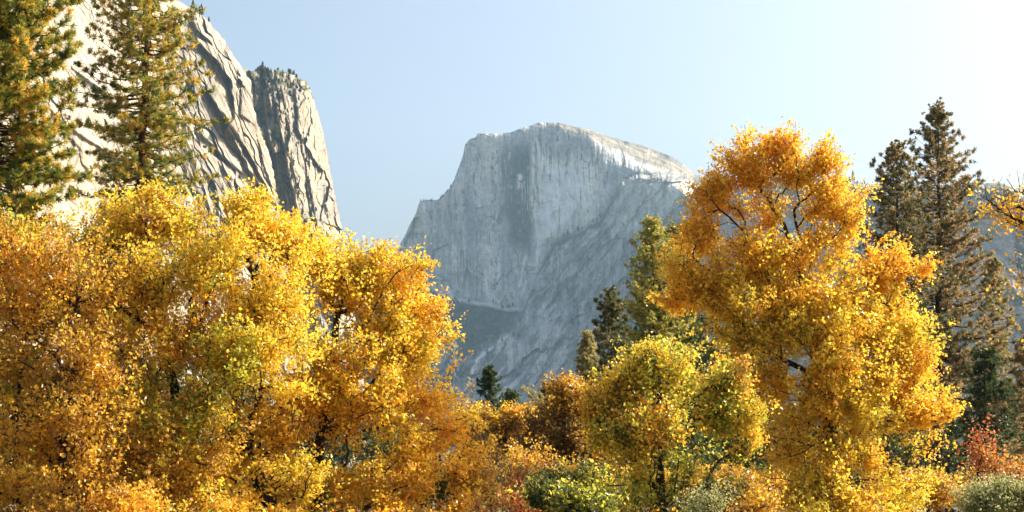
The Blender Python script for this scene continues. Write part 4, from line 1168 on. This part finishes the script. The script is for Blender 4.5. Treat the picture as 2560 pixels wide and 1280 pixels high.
# ---- a second dim row, and the brush that fills the gaps between the trunks
for i, px in enumerate(np.linspace(-60, 2640, 19)):
    r_ = np.random.default_rng(900 + i)
    if 1120 < px < 1400:
        continue
    conifer('fir_tree', 'dim bushy conifer glimpsed through the leaves behind the autumn oaks', 150 + 25 * r_.random(), px + r_.normal(0, 25), 1010 + 60 * r_.random(), 1245, 105, 120 + i, kind='cedar',
            cat='conifer', trunk_r=0.2, cols=GREENNEEDLE, per=13, nlen=0.34, nwid=0.05, gap=0.55, dens=0.9, group='dim conifers behind the autumn oaks')
for i, px in enumerate(np.linspace(-30, 2600, 17)):
    r_ = np.random.default_rng(700 + i)
    px = px + r_.normal(0, 20)
    h = r_.uniform(35, 85)
    broadleaf('brush', 'brown and olive brush between the trunks along the bottom of the view', 68 + 8 * r_.random(), [[(px, 1256, 0), (px, 1235, 0)]],
              [(px - 50, 1240 - h * 0.4, 60, h * 0.7, 0, 40, 'b' if i % 3 else 'd', 1), (px + 50, 1245 - h * 0.5, 70, h * 0.8, 0, 50, 'd' if i % 2 else 'b', 1), (px, 1250 - h, 40, h * 0.5, 1, 24, 'b', 0.7)],
              400 + i, cat='brush', group='brush between the trunks', trunk_r=0.05, per=40, leaf=0.14)

# ---- far conifers, each its own small tree
def far_tree_mesh(name, seed, bushy):
    rng = np.random.default_rng(seed)
    n = 190
    t_ = rng.random(n) ** 0.8
    az = rng.random(n) * 6.283
    r = (0.05 + 0.23 * (1 - (1 - t_)) ** 0.9) * (1.5 if bushy else 1) * rng.uniform(0.55, 1.1, n)
    if bushy:
        r = 0.34 * np.sin(np.clip(t_, 0.05, 0.95) * 3.14) ** 0.6 * rng.uniform(0.6, 1.1, n)
    z = 1 - t_ * 0.9
    P = np.stack([np.cos(az) * r * 0.6, np.sin(az) * r * 0.6, z], -1)
    o = np.stack([np.cos(az), np.sin(az), np.full(n, -0.35)], -1)
    s = np.stack([-np.sin(az), np.cos(az), np.zeros(n)], -1)
    L = (0.03 + r * 0.6)[:, None]
    up = C(0, 0, 1) * (0.05 + 0.04 * rng.random((n, 1)))
    v = np.stack([P - o * L * 0.4 + up, P - s * L * 0.6, P + o * L * 0.8, P + s * L * 0.6], 1).reshape(-1, 3)
    b = np.arange(n)[:, None] * 4
    f = np.concatenate([b + C(0, 1, 2).astype(int), b + C(0, 2, 3).astype(int)])
    # trunk
    tv, tf = tubes(C([0, 0, -0.06]), C([0, 0, 0.9]), C(0.018), C(0.004), 5)
    c = np.repeat(np.clip(rng.normal(1, 0.3, (n, 1)), 0.4, 1.8) * C(0.05, 0.06, 0.025), 4, 0)
    v = np.concatenate([v, tv])
    c = np.concatenate([c, np.tile(C(0.06, 0.045, 0.03), (len(tv), 1))])
    o = build(name, v, [f, tf + 4 * n], M_FARLEAF, colors=c)
    return o


proto = {}


def far_tree(name, px, py, D, h_px, label, group, rng):
    bushy = name == 'far_bush'
    key = (name, int(rng.integers(0, 4)))
    P = at(px, py, D)
    h = h_px * D / F
    if key not in proto:
        o = far_tree_mesh(name, 300 + key[1] + 10 * bushy, bushy)
        proto[key] = o
    else:
        o = proto[key].copy()
        COL.objects.link(o)
    o.location = P
    o.scale = (h * rng.uniform(0.85, 1.2),) * 2 + (h,)
    o.rotation_euler = (0, 0, float(rng.random() * 6.28))
    o['label'] = label
    o['category'] = 'shrub' if bushy else 'conifer'
    o['group'] = group


rng = np.random.default_rng(77)
dg = bpy.context.evaluated_depsgraph_get()
dg.update()


def on_rock(px, py):
    """where the line of sight through this pixel first meets the rock"""
    o = Vector((0, 0, EYE))
    q = at(px, py, 1000.0) - np.array(o)
    best = None
    for nm in ('granite_cliff', 'rock_buttress', 'granite_dome', 'forested_ridge', 'saddle_hill'):
        ob = bpy.data.objects[nm]
        hit, loc, nor, ix = ob.ray_cast(o, Vector(q).normalized())
        if hit and (best is None or loc.y < best[0]):
            best = (loc.y, nm)
    return best


def place(name, px, py, h_px, label, group, host):
    b = None
    for dpy in range(0, 26, 2):
        b = on_rock(px, py + dpy)
        if b and b[1] == host:
            far_tree(name, px, py + dpy, b[0], h_px, label, group, rng)
            return


place('far_conifer', 656, 178, 26, 'tallest lone conifer on top of the scrubby buttress', 'conifers on the buttress top', 'rock_buttress')
place('far_conifer', 503, 32, 30, 'lone conifer on the skyline at the top edge of the pale cliff', 'conifers on the cliff top', 'granite_cliff')
place('far_conifer', 482, 10, 24, 'smaller conifer left of the lone skyline conifer on the cliff', 'conifers on the cliff top', 'granite_cliff')
place('far_conifer', 522, 46, 14, 'tiny dead-looking conifer lowest on the cliff skyline', 'conifers on the cliff top', 'granite_cliff')
for _ in range(95):
    x = rng.uniform(632, 752)
    place('far_bush' if rng.random() < 0.4 else 'far_conifer', x, rng.uniform(176, 242), rng.uniform(6, 15), 'dark scrub tree on the wooded top of the buttress', 'scrub on the buttress top', 'rock_buttress')
for _ in range(60):
    y = rng.uniform(240, 640)
    x = rng.uniform(640, 740) + 0.2 * (y - 240) + rng.normal(0, 12)
    place('far_bush' if rng.random() < 0.5 else 'far_conifer', x, y, rng.uniform(8, 17), 'small shrub rooted in a crack of the buttress face', 'shrubs in the buttress cracks', 'rock_buttress')
for (x, y, h) in [(690, 352, 42), (697, 356, 34), (684, 348, 26), (720, 470, 30), (733, 478, 24)]:
    place('far_conifer', x, y, h, 'conifer standing in a recess of the buttress face', 'conifers in the buttress recess', 'rock_buttress')
for _ in range(16):
    x = rng.uniform(490, 650)
    y = float(ipl(x, [(100, 230), (480, 350), (545, 392), (600, 445), (660, 520)])) + rng.uniform(-3, 5)
    place('far_bush', x, y, rng.uniform(5, 9), 'tiny rusty bush on the slanting shelf of the pale cliff', 'bushes on the cliff shelf', 'granite_cliff')
for (x, y, h) in [(1500, 545, 13), (1492, 552, 10), (1444, 578, 17), (1419, 588, 16), (1410, 593, 12), (1395, 600, 9), (1530, 498, 8), (1455, 574, 9), (1380, 615, 9), (1432, 812, 13), (1447, 812, 12), (1240, 760, 8), (1115, 742, 10), (1190, 752, 8), (1275, 768, 8)]:
    place('far_conifer', x, y, h, 'tiny conifer on a ledge of the great dome', 'conifers on the dome ledges', 'granite_dome')
for _ in range(14):
    x = rng.uniform(1050, 1140)
    place('far_conifer', x, float(ipl(x, DOME_TOP)) + 3, rng.uniform(5, 9), 'tiny conifer on the left shoulder of the dome', 'conifers on the dome shoulder', 'granite_dome')
for _ in range(18):
    x = rng.uniform(925, 1000)
    place('far_conifer', x, float(ipl(x, [(930, 640), (975, 636), (1010, 650)])) + rng.uniform(0, 10), rng.uniform(10, 18), 'dark conifer on the low saddle left of the dome', 'conifers on the saddle', 'saddle_hill')
for _ in range(44):
    x = rng.uniform(1840, 2560)
    place('far_conifer', x, float(ipl(x, RIDGE_TOP)) + rng.uniform(0, 10), rng.uniform(8, 17), 'small hazy conifer on the skyline of the blue ridge', 'conifers along the ridge', 'forested_ridge')
place('far_conifer', 2133, 452, 26, 'tallest hazy conifer on the skyline of the blue ridge', 'conifers along the ridge', 'forested_ridge')
for _ in range(50):
    x = rng.uniform(2120, 2560)
    place('far_conifer' if rng.random() < 0.6 else 'far_bush', x, rng.uniform(480, 720), rng.uniform(7, 14), 'small hazy conifer on the slope of the blue ridge', 'conifers on the ridge slope', 'forested_ridge')
for _ in range(85):
    x = rng.uniform(1065, 1300)
    place('far_conifer', x, rng.uniform(752, 870), rng.uniform(7, 14), 'small dark conifer on the talus below the dome face', 'conifers on the talus', 'granite_dome')

# ------------------------------------------------------------------ valley haze
def haze():
    x0, x1, y0, y1, z0, z1 = -9500, 9500, -9500, 9500, -4, 2300
    v = np.array([(x, y, z) for z in (z0, z1) for y in (y0, y1) for x in (x0, x1)], float)
    f = np.array([(0, 2, 3, 1), (4, 5, 7, 6), (0, 1, 5, 4), (2, 6, 7, 3), (0, 4, 6, 2), (1, 3, 7, 5)])
    m = bpy.data.materials.new('haze')
    m.use_nodes = True
    t = m.node_tree
    t.nodes.remove(t.nodes['Principled BSDF'])
    pv = t.nodes.new('ShaderNodeVolumePrincipled')
    pv.inputs['Color'].default_value = (0.47, 0.76, 1.0, 1)
    pv.inputs['Density'].default_value = 3.3e-5
    pv.inputs['Anisotropy'].default_value = 0.3
    t.links.new(pv.outputs[0], t.nodes['Material Output'].inputs['Volume'])
    o = build('haze', v, f, m)
    o['kind'] = 'stuff'
    o['label'] = 'thin pale blue haze filling the valley'


haze()
